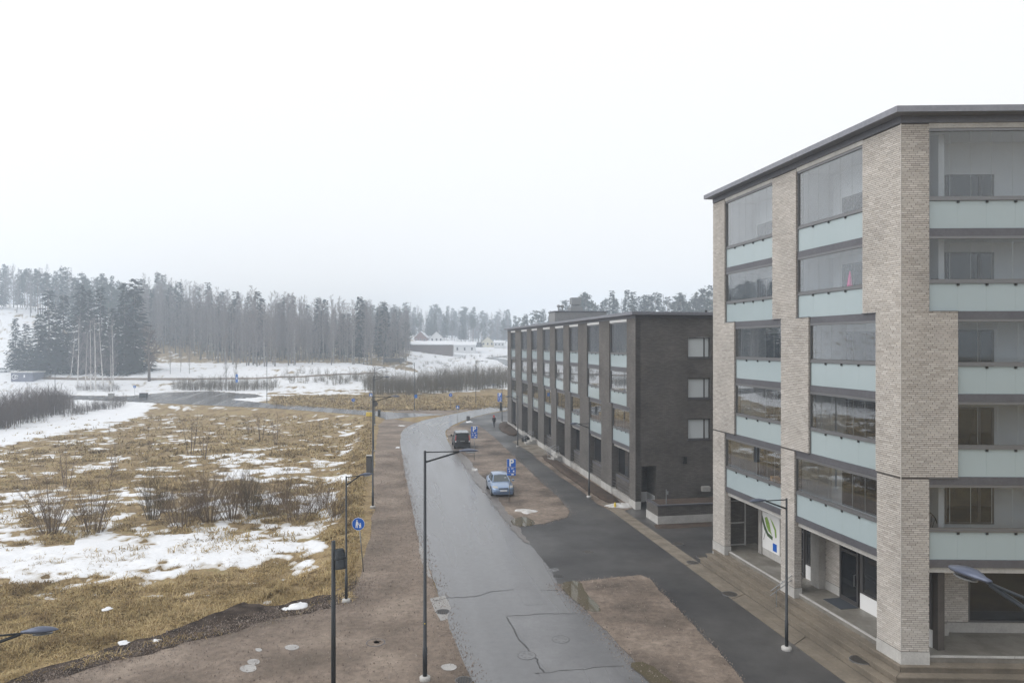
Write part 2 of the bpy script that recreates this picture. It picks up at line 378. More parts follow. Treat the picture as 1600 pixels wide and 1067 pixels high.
def field_mat():
    m = bpy.data.materials.new('dead_grass_ground'); m.use_nodes = True; t = m.node_tree; N = t.nodes; L = t.links; b = N['Principled BSDF']; b.inputs['Roughness'].default_value = .95
    b.inputs['Specular IOR Level'].default_value = .1
    g = N.new('ShaderNodeNewGeometry')
    def noise(s, d=6, r=.6):
        n = N.new('ShaderNodeTexNoise'); n.inputs['Scale'].default_value = s; n.inputs['Detail'].default_value = d; n.inputs['Roughness'].default_value = r
        L.new(g.outputs['Position'], n.inputs['Vector']); return n.outputs['Fac']
    r = N.new('ShaderNodeValToRGB'); e = r.color_ramp.elements
    e[0].position = .28; e[0].color = (.10, .073, .042, 1); e[1].position = .74; e[1].color = (.46, .365, .21, 1)
    for p, c in ((.42, (.22, .16, .088, 1)), (.55, (.34, .255, .142, 1)), (.64, (.285, .24, .125, 1))):
        q = e.new(p); q.color = c
    L.new(noise(.55, 9, .68), r.inputs[0])
    mr = N.new('ShaderNodeMapRange'); mr.inputs[1].default_value = .3; mr.inputs[2].default_value = .7; mr.inputs[3].default_value = .55; mr.inputs[4].default_value = 1.35
    L.new(noise(6, 6, .7), mr.inputs[0])
    ml = N.new('ShaderNodeMix'); ml.data_type = 'RGBA'; ml.blend_type = 'MULTIPLY'; ml.inputs[0].default_value = 1
    L.new(r.outputs[0], ml.inputs[6]); L.new(mr.outputs[0], ml.inputs[7]); L.new(ml.outputs[2], b.inputs['Base Color'])
    bp = N.new('ShaderNodeBump'); bp.inputs['Strength'].default_value = .9; bp.inputs['Distance'].default_value = .15
    L.new(noise(4, 8, .7), bp.inputs['Height']); L.new(bp.outputs[0], b.inputs['Normal'])
    return m
M['field'] = field_mat()
def straw_mat():
    m = brickpiece_mat('straw', [(.21, .15, .082), (.41, .315, .18), (.55, .455, .29), (.30, .22, .12), (.47, .375, .23), (.27, .23, .12)], .95); t = m.node_tree; N = t.nodes; L = t.links; b = N['Principled BSDF']; b.inputs['Specular IOR Level'].default_value = .1
    src = b.inputs['Base Color'].links[0].from_socket; g = N.new('ShaderNodeNewGeometry'); n = N.new('ShaderNodeTexNoise'); n.inputs['Scale'].default_value = .33; n.inputs['Detail'].default_value = 7; n.inputs['Roughness'].default_value = .7
    L.new(g.outputs['Position'], n.inputs['Vector']); r = N.new('ShaderNodeValToRGB'); e = r.color_ramp.elements; e[0].position = .34; e[0].color = (.42, .36, .30, 1); e[1].position = .66; e[1].color = (1.25, 1.2, 1.12, 1); q = e.new(.5); q.color = (.9, .86, .72, 1)
    L.new(n.outputs['Fac'], r.inputs[0]); x = N.new('ShaderNodeMix'); x.data_type = 'RGBA'; x.blend_type = 'MULTIPLY'; x.inputs[0].default_value = 1; L.new(src, x.inputs[6]); L.new(r.outputs[0], x.inputs[7]); L.new(x.outputs[2], b.inputs['Base Color']); return m
M['straw'] = straw_mat()
M['straw_old'] = brickpiece_mat('straw', [(.18, .125, .06), (.34, .25, .12), (.44, .34, .18), (.26, .18, .085), (.38, .29, .14), (.23, .19, .08)])
grid_mesh('field', X, Y, ZT, None, M['field'], kind='structure')
am = snow_amount(X, Y)
sn = snow_h(X, Y, am)
ZS = terrain(X, Y) + (fbm(X * .18, Y * .18, 8, 3) - .5) * .2 * np.exp(-RR / 260) + np.clip(sn, -.5, .12)
snow = grid_mesh('snow', X, Y, ZS, (ZS > ZT - .05) & (am > .01) & (RR > 20), M['snow'], kind='stuff')
tag(snow, 'patchy melting white snow lying over the dead grass field and far slopes', 'snow')

# dead grass blades
def blades(n, dmin, dmax, hmin, hmax, wid, seed, test, ulo=-60, uhi=600):
    g = np.random.default_rng(seed)
    nt_ = n // 8
    u = g.uniform(ulo, uhi, nt_); dd = np.sqrt(g.uniform((1 / dmax) ** 1.2, (1 / dmin) ** 1.2, nt_)) ** (-2 / 1.2)
    tx = (u - 800) / FPX * dd; ty = dd
    ok = test(tx, ty); tx = tx[ok]; ty = ty[ok]
    x = np.repeat(tx, 8) + g.normal(0, .14, len(tx) * 8); y = np.repeat(ty, 8) + g.normal(0, .14, len(tx) * 8)
    z = terrain(x, y) + bumps(x, y) * np.exp(-np.hypot(x, y) / 260) - .02
    a = g.uniform(0, 6.283, len(x)); h = g.uniform(hmin, hmax, len(x)) * np.clip(.35 + 1.5 * (fbm(x * .5, y * .5, 55, 3) - .15), .3, 1.6); lean = g.uniform(.5, 1.7, len(x)) * h; h = h * g.uniform(.35, 1, len(x))
    wx = -np.sin(a) * wid; wy = np.cos(a) * wid
    dx = np.cos(a) * lean; dy = np.sin(a) * lean
    mid = np.stack([x + dx * .4, y + dy * .4, z + h * .75], -1); tip = np.stack([x + dx, y + dy, z + h * g.uniform(.4, 1.0, len(x))], -1)
    p0 = np.stack([x - wx, y - wy, z], -1); p1 = np.stack([x + wx, y + wy, z], -1)
    off = np.stack([wx * .8, wy * .8, 0 * wx], -1)
    co = np.stack([p0, p1, mid + off, mid - off, tip], 1).reshape(-1, 3)
    k = np.arange(len(x)) * 5
    return co, k
def blade_mesh(name, parts, material, **props):
    co = np.concatenate([p[0] for p in parts]); off = 0; fs = []
    k = np.arange(len(co) // 5) * 5
    quads = np.stack([k, k + 1, k + 2, k + 3], -1); tris = np.stack([k + 3, k + 2, k + 4], -1)
    me = bpy.data.meshes.new(name); me.vertices.add(len(co)); me.vertices.foreach_set('co', co.ravel())
    nl = quads.size + tris.size; me.loops.add(nl)
    me.loops.foreach_set('vertex_index', np.concatenate([quads.ravel(), tris.ravel()]).astype(np.int32))
    ls = np.concatenate([np.arange(len(k)) * 4, quads.size + np.arange(len(k)) * 3]).astype(np.int32)
    lt = np.concatenate([np.full(len(k), 4), np.full(len(k), 3)]).astype(np.int32)
    me.polygons.add(len(ls)); me.polygons.foreach_set('loop_start', ls); me.polygons.foreach_set('loop_total', lt)
    me.update(calc_edges=True); me.materials.append(material)
    o = bpy.data.objects.new(name, me); COL.objects.link(o)
    for q, p in props.items(): o[q] = p
    return o
at_ = snow.data.attributes.new('thickness', 'FLOAT', 'POINT')
_sel = ZS - ZT; _c = np.empty(len(snow.data.vertices) * 3); snow.data.vertices.foreach_get('co', _c); _c = _c.reshape(-1, 3)
_th = _c[:, 2] - (terrain(_c[:, 0], _c[:, 1]) + bumps(_c[:, 0], _c[:, 1]) * np.exp(-np.hypot(_c[:, 0], _c[:, 1]) / 260))
at_.data.foreach_set('value', _th.astype(np.float32))
_m = M['snow'].copy(); _m.name = 'field_snow'; snow.data.materials[0] = _m; _t = _m.node_tree; _b = _t.nodes['Principled BSDF']; _src = _b.inputs['Base Color'].links[0].from_socket
_a = _t.nodes.new('ShaderNodeAttribute'); _a.attribute_name = 'thickness'; _r = _t.nodes.new('ShaderNodeMapRange'); _r.inputs[1].default_value = -.01; _r.inputs[2].default_value = .055
_t.links.new(_a.outputs['Fac'], _r.inputs[0]); _x = _t.nodes.new('ShaderNodeMix'); _x.data_type = 'RGBA'; _x.inputs[6].default_value = (.40, .36, .30, 1)
_t.links.new(_r.outputs[0], _x.inputs[0]); _t.links.new(_src, _x.inputs[7]); _t.links.new(_x.outputs[2], _b.inputs['Base Color'])
def infield(x, y):
    a = x * S2.x + y * S2.y; b = x * N2.x + y * N2.y
    return (b < -1.6) & (a > 34.6 + .52 * (b + 1.6)) & (y < 119 + (-23.5 - x) * .479)
def grassy(x, y):
    am = snow_amount(x, y)
    s = snow_h(x, y, am)
    g = np.random.default_rng(3).uniform(0, 1, len(x))
    return infield(x, y) & ((s < -.05) | (g < .14)) & (fbm(x * .35, y * .35, 77, 3) + .25 * g > .45)
def verge_grass(x, y):
    am = snow_amount(x, y); b = x * N2.x + y * N2.y; return (am < .45) & (snow_h(x, y, am) < 0) & (y > 131 + .55 * np.maximum(0, x + 12)) & (y > 122 - (x + 23) * .5 + 8)
gr = blade_mesh('grass', [blades(130000, 26, 46, .16, .42, .014, 1, grassy), blades(90000, 44, 80, .2, .55, .026, 2, grassy), blades(60000, 78, 130, .2, .6, .045, 4, grassy), blades(26000, 128, 168, .3, .8, .06, 6, verge_grass, 425, 800)], M['straw'], kind='stuff')
tag(gr, 'flattened straw coloured dead grass tussocks covering the field', 'grass')

# ------------------------------------------------------------------ flat sheets: road, paths, yards
def jitter_ring(pts, step=.8, amp=.12, seed=0):
    out = []; n = len(pts); acc = 0
    for i in range(n):
        p, q = pts[i], pts[(i + 1) % n]; L = (q - p).length; k = max(1, int(L / step))
        for j in range(k):
            r = p.lerp(q, j / k); d = (q - p).normalized(); nn = Vector((-d.y, d.x, 0))
            s = (float(fbm(np.array(r.x * .6), np.array(r.y * .6), 40 + seed, 3)) - .5) * 2 * amp if amp else 0
            s += (float(vnoise(np.array(r.x * 2.7), np.array(r.y * 2.7), 90 + seed)) - .5) * amp * .8 if amp else 0
            out.append(r + nn * s)
    return out
def smooth_ring(pts, it=1, keep=()):
    for _ in range(it):
        o = []
        for i in range(len(pts)):
            p, q = pts[i], pts[(i + 1) % len(pts)]; o += [p.lerp(q, .25), p.lerp(q, .75)]
        pts = o
    return pts
def sheet(name, px, z, material, amp=.1, step=.8, smooth=0, parent=None, world=False, seed=0, th=0, **props):
    pts = [Vector(p) for p in px] if world else [gp(u, v, 0) for u, v in px]
    if smooth: pts = smooth_ring(pts, smooth)
    pts = jitter_ring(pts, step, amp, seed)
    area = sum(p.x * q.y - q.x * p.y for p, q in zip(pts, pts[1:] + pts[:1]))
    if area < 0: pts.reverse()
    vv, _e, ff = delaunay_2d_cdt([p.to_2d() for p in pts], [], [list(range(len(pts)))], 1, 1e-4)[:3]
    fs = []
    for f in ff:
        a_, b_, c_ = (vv[k] for k in f[:3]); fs.append(tuple(f) if (b_ - a_).cross(c_ - a_) > 0 else tuple(reversed(f)))
    co = [(p.x, p.y, z) for p in vv]
    if th:
        n = len(co); m_ = len(pts); co += [(p.x, p.y, z) for p in pts] + [(p.x, p.y, z - th) for p in pts]
        fs += [(n + i, n + m_ + i, n + m_ + (i + 1) % m_, n + (i + 1) % m_) for i in range(m_)]
    me = bpy.data.meshes.new(name); me.from_pydata(co, [], fs); me.materials.append(material)
    me.update(); uvmap(me, np.zeros(3))
    o = bpy.data.objects.new(name, me); COL.objects.link(o)
    if parent is not None: o.parent = parent
    for k, p in props.items(): o[k] = p
    return o
def heap(name, u, v, wx, wy, h, material, parent=None, rough=.75, seed=0, z0=0.0):
    c = gp(u, v, z0); n, m = 20, 5; mb = MB(); rings = []
    for j in range(m + 1):
        f = j / m; ring = []
        for k in range(n):
            a = 2 * math.pi * k / n; q = 1 + rough * (float(fbm(np.array(math.cos(a) * 1.7 + seed), np.array(math.sin(a) * 1.7), 3 + seed, 3)) - .5) * 2
            r = math.cos(f * math.pi / 2) ** .8 if f < 1 else .02
            zz = h * math.sin(f * math.pi / 2) * (1 + .5 * (float(vnoise(np.array(a * 2.1 + seed), np.array(f * 3), 9)) - .5))
            ring.append((c.x + math.cos(a) * wx * r * q, c.y + math.sin(a) * wy * r * q, z0 + zz - .03))
        rings.append(ring)
    mb.loft(rings); return mb.build(name, material, parent, smooth=True)

# the reddish gravel ground left of the road and the side yard
sheet('gravel_yard', [(604, 653), (592, 664), (587, 700), (584, 740), (583, 800), (576, 852), (560, 905), (546, 938), (430, 962), (300, 990), (130, 1040), (40, 1072), (-500, 1290), (-500, 1700), (900, 1700), (800, 1170), (740, 1067), (700, 975), (676, 905), (660, 860), (648, 800), (636, 740), (630, 700), (634, 672), (650, 660)], .0, M['gravel'], .18, kind='structure')
sheet('mud_strip', [(546, 936), (560, 908), (556, 900), (535, 925), (430, 946), (380, 940), (300, 975), (200, 1005), (100, 1035), (0, 1072), (-100, 1110), (-60, 1118), (60, 1070), (180, 1032), (300, 998), (400, 975), (470, 962)], .012, M['mud'], .45, .4, kind='structure')
road = sheet('road', [(800, 1170), (740, 1067), (716, 1015), (698, 972), (678, 905), (662, 870), (655, 845), (645, 800), (635, 750), (628, 710), (625, 690), (626, 677), (632, 669), (644, 663), (662, 656), (687, 651), (710, 646), (737, 641), (762, 636), (792, 630), (860, 618), (900, 624), (850, 631), (792, 640), (762, 646), (738, 652), (720, 659), (707, 664), (698, 671), (695, 676), (699, 688), (707, 702), (722, 720), (742, 748), (768, 782), (800, 822), (830, 850), (862, 890), (905, 940), (945, 985), (1000, 1040), (1130, 1170)], .006, M['asphalt'], .09, smooth=1, kind='structure')
sheet('side_road', SIDE_PX, .003, M['asphalt'], .1, 2, kind='structure')
sheet('driveway', [(800, 824), (770, 784), (744, 750), (712, 705), (700, 680), (720, 662), (800, 640), (830, 650), (1000, 780), (1130, 780), (1500, 850), (1700, 1170), (1130, 1170), (1000, 1042), (905, 942), (862, 892), (830, 852)], .003, M['asphalt2'], .03, kind='structure')
sheet('sidewalk', [(795, 815), (812, 806), (890, 808), (889, 797), (870, 775), (840, 748), (812, 722), (790, 700), (772, 683), (756, 670), (752, 664), (716, 663), (737, 653), (762, 647), (796, 641), (800, 655), (780, 655), (773, 664), (776, 674), (800, 690), (832, 708), (838, 716), (880, 746), (918, 778), (946, 798), (970, 790), (1110, 790), (1250, 810), (1300, 830), (1150, 870), (1120, 885), (1200, 945), (1280, 1010), (1360, 1067), (1480, 1170), (1250, 1170), (1160, 1062), (1110, 1000), (1060, 950), (1016, 904), (1000, 899), (872, 912), (862, 892), (830, 852), (800, 824)], .009, M['asphalt2'], .05, kind='structure')
sheet('gravel_island', [(800, 823), (850, 818), (888, 808), (890, 798), (870, 775), (840, 748), (812, 722), (790, 700), (772, 683), (756, 670), (748, 665), (715, 664), (702, 668), (697, 676), (702, 690), (709, 703), (724, 720), (744, 748), (770, 782)], .028, M['gravel2'], .12, .5, th=.04, kind='structure')
sheet('gravel_island', [(870, 913), (930, 905), (1000, 899), (1014, 904), (1060, 952), (1110, 1004), (1158, 1064), (1250, 1170), (1130, 1170), (1000, 1040), (945, 985), (905, 940)], .028, M['gravel2'], .14, .4, th=.04, seed=3, kind='structure')
sheet('verge', [(600, 641), (688, 649), (737, 640), (792, 629), (860, 616), (860, 611), (792, 622), (740, 634), (700, 641), (600, 637)], -.006, M['gravel'], .2, 1.5, kind='structure')
# wet silty gutter beside the island
sheet('gutter_silt', [(700, 690), (716, 713), (742, 750), (768, 785), (800, 826), (825, 850), (812, 826), (790, 795), (765, 760), (735, 722), (715, 700)], .033, M['mud'] and mat('gutter_silt', (.17, .155, .145), .35, var=(.12, .105, .098), scale=1.2, bump=.3), .25, .5, kind='structure')
# patches, cracks and markings of the road
for k, (pp, mm) in enumerate([([(790, 962), (930, 957), (1010, 1020), (1060, 1070), (880, 1072), (838, 1030)], 'asphalt3'), ([(803, 912), (832, 905), (850, 944), (820, 946)], 'asphalt3'), ([(838, 1048), (960, 1040), (1010, 1110), (900, 1130)], 'asphalt')]):
    sheet('patch', pp, .0095 + .0008 * k, M[mm], .03, .5, parent=road)
def ribbon(name, px, wd, z, material, parent, jit=.06, n=5):
    pts = [gp(u, v, 0) for u, v in px]; P = []
    for p, q in zip(pts, pts[1:]):
        for j in range(n): P.append(p.lerp(q, j / n))
    P.append(pts[-1]); mb = MB()
    for i in range(1, len(P) - 1):
        P[i] = P[i] + Vector((rnd.uniform(-jit, jit), rnd.uniform(-jit, jit), 0))
    for p, q in zip(P, P[1:]):
        d = (q - p).normalized(); s = Vector((-d.y, d.x, 0)) * wd * rnd.uniform(.3, .6)
        mb.quad((p.x - s.x, p.y - s.y, z), (q.x - s.x, q.y - s.y, z), (q.x + s.x, q.y + s.y, z), (p.x + s.x, p.y + s.y, z))
    return mb.build(name, material, parent, recalc=True)
for px in ([(678, 939), (700, 934), (740, 932), (770, 924), (803, 921)], [(845, 922), (872, 922)], [(792, 964), (812, 1000), (838, 1030), (850, 1050)], [(792, 963), (850, 959), (900, 958)], [(836, 1052), (900, 1046), (975, 1040)]):
    ribbon('crack', px, .05, .013, M['crack'], road)
for px in ([(650, 664), (660, 661)], [(664, 664), (675, 660.5)], [(672, 666), (686, 662)], [(688, 664), (701, 659)], [(640, 670), (648, 666)]):
    a_, b_ = gp(*px[0]), gp(*px[1]); d_ = (b_ - a_).normalized(); n_ = Vector((-d_.y, d_.x, 0)) * .22
    mb = MB(); mb.quad(*[(q.x, q.y, .013) for q in (a_ - n_, b_ - n_, b_ + n_, a_ + n_)]); mb.build('crossing_stripe', M['line'], road, recalc=True)
# melt water and slush
def puddle(name, px, z, label_kind='structure', m='puddle', amp=.08, seed=0):
    return sheet(name, px, z, M[m], amp, .25, 1, seed=seed, kind=label_kind)
puddle('puddle', [(872, 912), (905, 906), (918, 930), (945, 955), (920, 958), (893, 936)], .034, seed=1)
puddle('puddle', [(978, 1036), (1012, 1034), (1050, 1067), (1090, 1100), (1050, 1100), (1010, 1060)], .034, seed=2)
puddle('puddle', [(796, 812), (820, 806), (836, 816), (830, 822), (802, 823)], .036, seed=3)
for k, (u, v, a, b) in enumerate([(396, 1034, 11, 5), (404, 1015, 7, 3.4), (456, 1011, 13, 5), (389, 1044, 15, 7), (590, 1003, 6, 2.5), (700, 1042, 14, 6), (385, 1076, 20, 8)][:6]):
    puddle('puddle', [(u - a, v), (u - a * .6, v - b * .8), (u + a * .5, v - b), (u + a, v - b * .1), (u + a * .6, v + b * .8), (u - a * .5, v + b)], .012 + .0005 * k, seed=5 + k, m='sky_ice')
for k, (u, v, wx, wy, h, m) in enumerate([(823, 799, .75, .75, .16, 'slush'), (741, 734, .55, 1.6, .07, 'slush'), (752, 748, .3, .5, .05, 'slush'), (707, 669, .8, .9, .05, 'slush'), (703, 684, .4, .9, .05, 'slush'), (970, 791, .95, .55, .28, 'slush'), (466, 947, .42, .5, .16, 'snow'), (446, 951, .22, .3, .06, 'snow'), (622, 699, .25, .5, .12, 'snow'), (628, 665, .5, .5, .1, 'snow'), (192, 1004, .3, .25, .06, 'snow'), (245, 1000, .3, .25, .05, 'snow'), (168, 950, .25, .25, .06, 'snow'), (734, 660, .5, .5, .25, 'snow')]):
    o = heap('snow_heap', u, v, wx, wy, h, M[m], seed=k)
    lab = ['dirty grey slush heap near the end of the car island', 'thin slush remnant by the second parking sign', 'small slush remnant behind the blue car', 'slush patch on the island tip beyond the black van', 'slush patch beside the black van at the road edge', 'dirty snow heap at the foot of the dark building corner', 'white snow remnant at the edge of the gravel yard, the larger', 'thin white snow remnant left of the lamp pole on the yard edge', 'small snow lump on the path edge across from the van', 'snow lump at the road bend by the junction', 'tiny snow lump on the mud bank, left one', 'tiny snow lump on the mud bank, right one', 'snow scrap in the dead grass above the mud bank', 'white snow lump beside the litter bin on the corner'][k]
    tag(o, lab, 'snow heap')
def stones(name, lines, areas, seed):
    g = np.random.default_rng(seed); P = []
    for pts, n, sg in lines:
        W = np.array([gp(u, v)[:2] for u, v in pts]); L = np.hypot(*np.diff(W, axis=0).T); c = np.concatenate([[0], np.cumsum(L)]); t = g.uniform(0, c[-1], n); i = np.clip(np.searchsorted(c, t) - 1, 0, len(L) - 1)
        f = (t - c[i]) / L[i]; q = W[i] * (1 - f)[:, None] + W[i + 1] * f[:, None]; P.append(q + g.normal(0, sg, (n, 2)))
    for poly, n in areas:
        W = [gp(u, v) for u, v in poly]; xs = [p.x for p in W]; ys = [p.y for p in W]; q = np.stack([g.uniform(min(xs), max(xs), n), g.uniform(min(ys), max(ys), n)], 1); P.append(q[inpoly(q[:, 0], q[:, 1], W)])
    P = np.concatenate(P); n = len(P); r = g.uniform(.009, .024, n) * (1 + (g.random(n) < .06) * 1.2); a = g.uniform(0, 6.28, n); co = np.empty((n, 5, 3))
    for k in range(4):
        q = a + k * math.pi / 2; rr = r * g.uniform(.7, 1.3, n); co[:, k] = np.stack([P[:, 0] + np.cos(q) * rr, P[:, 1] + np.sin(q) * rr, np.full(n, .006)], 1)
    co[:, 4] = np.stack([P[:, 0], P[:, 1], .03 + r * g.uniform(.7, 1.3, n)], 1)
    k = np.arange(n) * 5; F = np.stack([np.stack([k + i, k + (i + 1) % 4, k + 4], 1) for i in range(4)], 1).reshape(-1, 3)
    me = bpy.data.meshes.new(name); me.from_pydata(co.reshape(-1, 3).tolist(), [], F.tolist()); me.materials.append(brickpiece_mat('stones', [(.10, .08, .07), (.24, .19, .16), (.36, .31, .27), (.17, .13, .11), (.29, .235, .20)])); o = bpy.data.objects.new(name, me); COL.objects.link(o); o['kind'] = 'stuff'; return o
EDGE_L = [(628, 710), (635, 750), (645, 800), (655, 845), (662, 870), (678, 905), (698, 972), (716, 1015), (740, 1067)]
EDGE_I = [(709, 703), (744, 748), (770, 782), (800, 823), (850, 818), (888, 808), (890, 798), (870, 775), (840, 748), (812, 722), (790, 700)]
EDGE_N = [(870, 913), (905, 940), (945, 985), (1000, 1040), (1030, 1070)]; EDGE_M = [(870, 913), (930, 905), (1000, 899), (1014, 904), (1060, 952), (1110, 1004), (1158, 1064)]
lg = stones('gravel', [(EDGE_L, 2800, .3), (EDGE_I, 3000, .25), (EDGE_N, 1600, .3), (EDGE_M, 700, .12), ([(560, 905), (546, 938), (430, 962), (300, 990), (130, 1040), (40, 1072)], 5000, .5)],
    [([(870, 913), (1000, 899), (1060, 952), (1158, 1064), (1030, 1070), (945, 985)], 7000), ([(590, 700), (628, 710), (660, 870), (698, 972), (740, 1067), (60, 1067), (300, 990), (546, 938), (576, 852)], 22000), (EDGE_I, 5000)], 5)
tag(lg, 'loose stones and grit strewn over the gravel and road edges', 'gravel')
# wind blown pale strip of old asphalt along the road's left edge
for pp in ([(654, 842), (662, 860), (668, 880), (676, 905), (668, 900), (660, 880), (654, 860)], [(672, 935), (695, 930), (705, 950), (700, 968), (688, 970), (680, 955)]):
    sheet('patch', pp, .0105, mat('silt', (.30, .29, .28), .6, var=(.24, .23, .22), scale=2), .06, .4, parent=road)

# ------------------------------------------------------------------ building frames
class Frame:
    """t along the wall, o outward, z up"""
    def __init__(s, O, d, n): s.O = Vector(O).to_2d(); s.d = Vector(d).to_2d().normalized(); s.n = Vector(n).to_2d().normalized()
    def __call__(s, t, o, z): p = s.O + s.d * t + s.n * o; return (p.x, p.y, z)
    def t(s, u, o=0.0):
        k = (u - 800) / FPX; P = s.O + s.n * o; return (k * P.y - P.x) / (s.d.x - k * s.d.y)
    def z(s, u, v, o=0.0): p = s(s.t(u, o), o, 0); return CZ - (v - HZ) * p[1] / FPX
BF = 18.41                                             # street front line of both buildings
FL = Frame(ab(22.55, BF), S2, -N2)                     # pale building, street side
_r = Vector((1, -.03)).normalized()
FRT = Frame(ab(22.55, BF), _r, Vector((_r.y, -_r.x)))  # pale building, side facing the camera
BR_L, BR_H, CRS = .285, .062, .075
class Bricks:
    """running courses of proud bricks; collects full ones for single parts"""
    def __init__(s): s.items = []
    def wall(s, fr, t0, t1, z0, z1, o=0.0, seed=0, ret=None):
        k0 = int(math.floor(z0 / CRS))
        for k in range(k0, int(math.ceil(z1 / CRS))):
            za, zb = k * CRS + .006, k * CRS + .006 + BR_H
            if za < z0 - .02 or zb > z1 + .02: continue
            off = (0, .15, .075, .225)[k % 4]
            t = math.floor((t0 - off) / .3) * .3 + off
            while t < t1:
                a, b = max(t + .007, t0 + .002), min(t + .007 + BR_L, t1 - .002)
                if b - a > .04: s.items.append((fr, a, b, za, zb, o + rnd.uniform(-.003, .003)))
                t += .3
    def face_z(s): pass
def brick_hex(fr, a, b, za, zb, o, dep=.02):
    return [fr(a, o, za), fr(b, o, za), fr(b, o - dep, za), fr(a, o - dep, za), fr(a, o, zb), fr(b, o, zb), fr(b, o - dep, zb), fr(a, o - dep, zb)]

pale = thing('apartment_building', 'pale beige brick apartment block with stepped pillars and glazed balconies at the street corner', 'building', ab(22.55, BF))
PO = Vector(pale.location)
def pbuild(mb, name, m, parent=None, **k):
    return mb.build(name, m, parent or pale, org=PO, **k)
RK = [5.66 + 3 * k for k in range(5)]                  # balcony rail heights
ZU, ZL, ZTOP, ZB = 13.5, 7.47, 20.29, .35              # where the pillars step; brick top; pillar foot
bricks = Bricks()
T = FL.t
# pillar extents (t0,t1) for lower, middle and upper zones
P_corner = [(0, T(1370)), (0, T(1368)), (0, T(1347.5))]
P_mid = [(T(1241), T(1220)), (T(1263), T(1220)), (T(1243.5), T(1206.5))]
P_end = [(T(1132), T(1114)), (T(1147), T(1114)), (T(1132), T(1114))]
TR = FRT.t
P_right = [(0, TR(1452)), (0, TR(1497)), (0, TR(1452))]
TEND = TR(1452) + 8.3
P_far = [(TEND, TEND + 1.3), (TEND, TEND + .8), (TEND, TEND + 1.3)]
ZZ = [(ZB, ZL), (ZL, ZU), (ZU, ZTOP)]
def pillar(fr, ext, name_lab=None, near=True, far=True):
    for zi, ((a, b), (z0, z1)) in enumerate(zip(ext, ZZ)):
        mb = MB(); mb.box(a + .006, b - .006, -.38, -.013, z0 + (.002 if zi else 0), z1 - .002, T=fr)
        pbuild(mb, 'pillar', M['mortar'])
        zb = 1.18 if zi == 0 else z0
        bricks.wall(fr, a, b, zb, z1)
        if near and a > .01:      # return facing the camera side
            f2 = Frame(fr(a, 0, 0), -fr.n, -fr.d); bricks.wall(f2, .01, .36, zb, z1)
        if far:
            f2 = Frame(fr(b, 0, 0), -fr.n, fr.d); bricks.wall(f2, .01, .36, zb, z1)
    a, b = ext[0]; mb = MB(); mb.box(a - .012, b + .012, -.39, .012, ZB - .2, 1.18, T=fr); pbuild(mb, 'plinth', M['lconc'])
for fr, e in ((FL, P_corner), (FL, P_mid), (FL, P_end), (FRT, P_right), (FRT, P_far)): pillar(fr, e)
mb = MB(); mb.tube([FL(0, .0, 1.2), FL(0, .0, ZTOP - .01)], .016, 6); pbuild(mb, 'corner_bead', M['lconc'])
# dark sills where the pillars step
for fr, e in ((FL, P_mid), (FL, P_end), (FL, P_corner), (FRT, P_right)):
    for k in (0, 1):
        lo, up = e[k], e[k + 1]; z = ZL if k == 0 else ZU
        for q0, q1 in ((min(lo[0], up[0]), max(lo[0], up[0])), (min(lo[1], up[1]), max(lo[1], up[1]))):
            if q1 - q0 > .1:
                mb = MB(); mb.box(q0 - .02, q1 + .02, -.3, .03, z - .012, z + .014, T=fr); pbuild(mb, 'step_sill', M['rail'] if fr is FRT else M['fascia'])

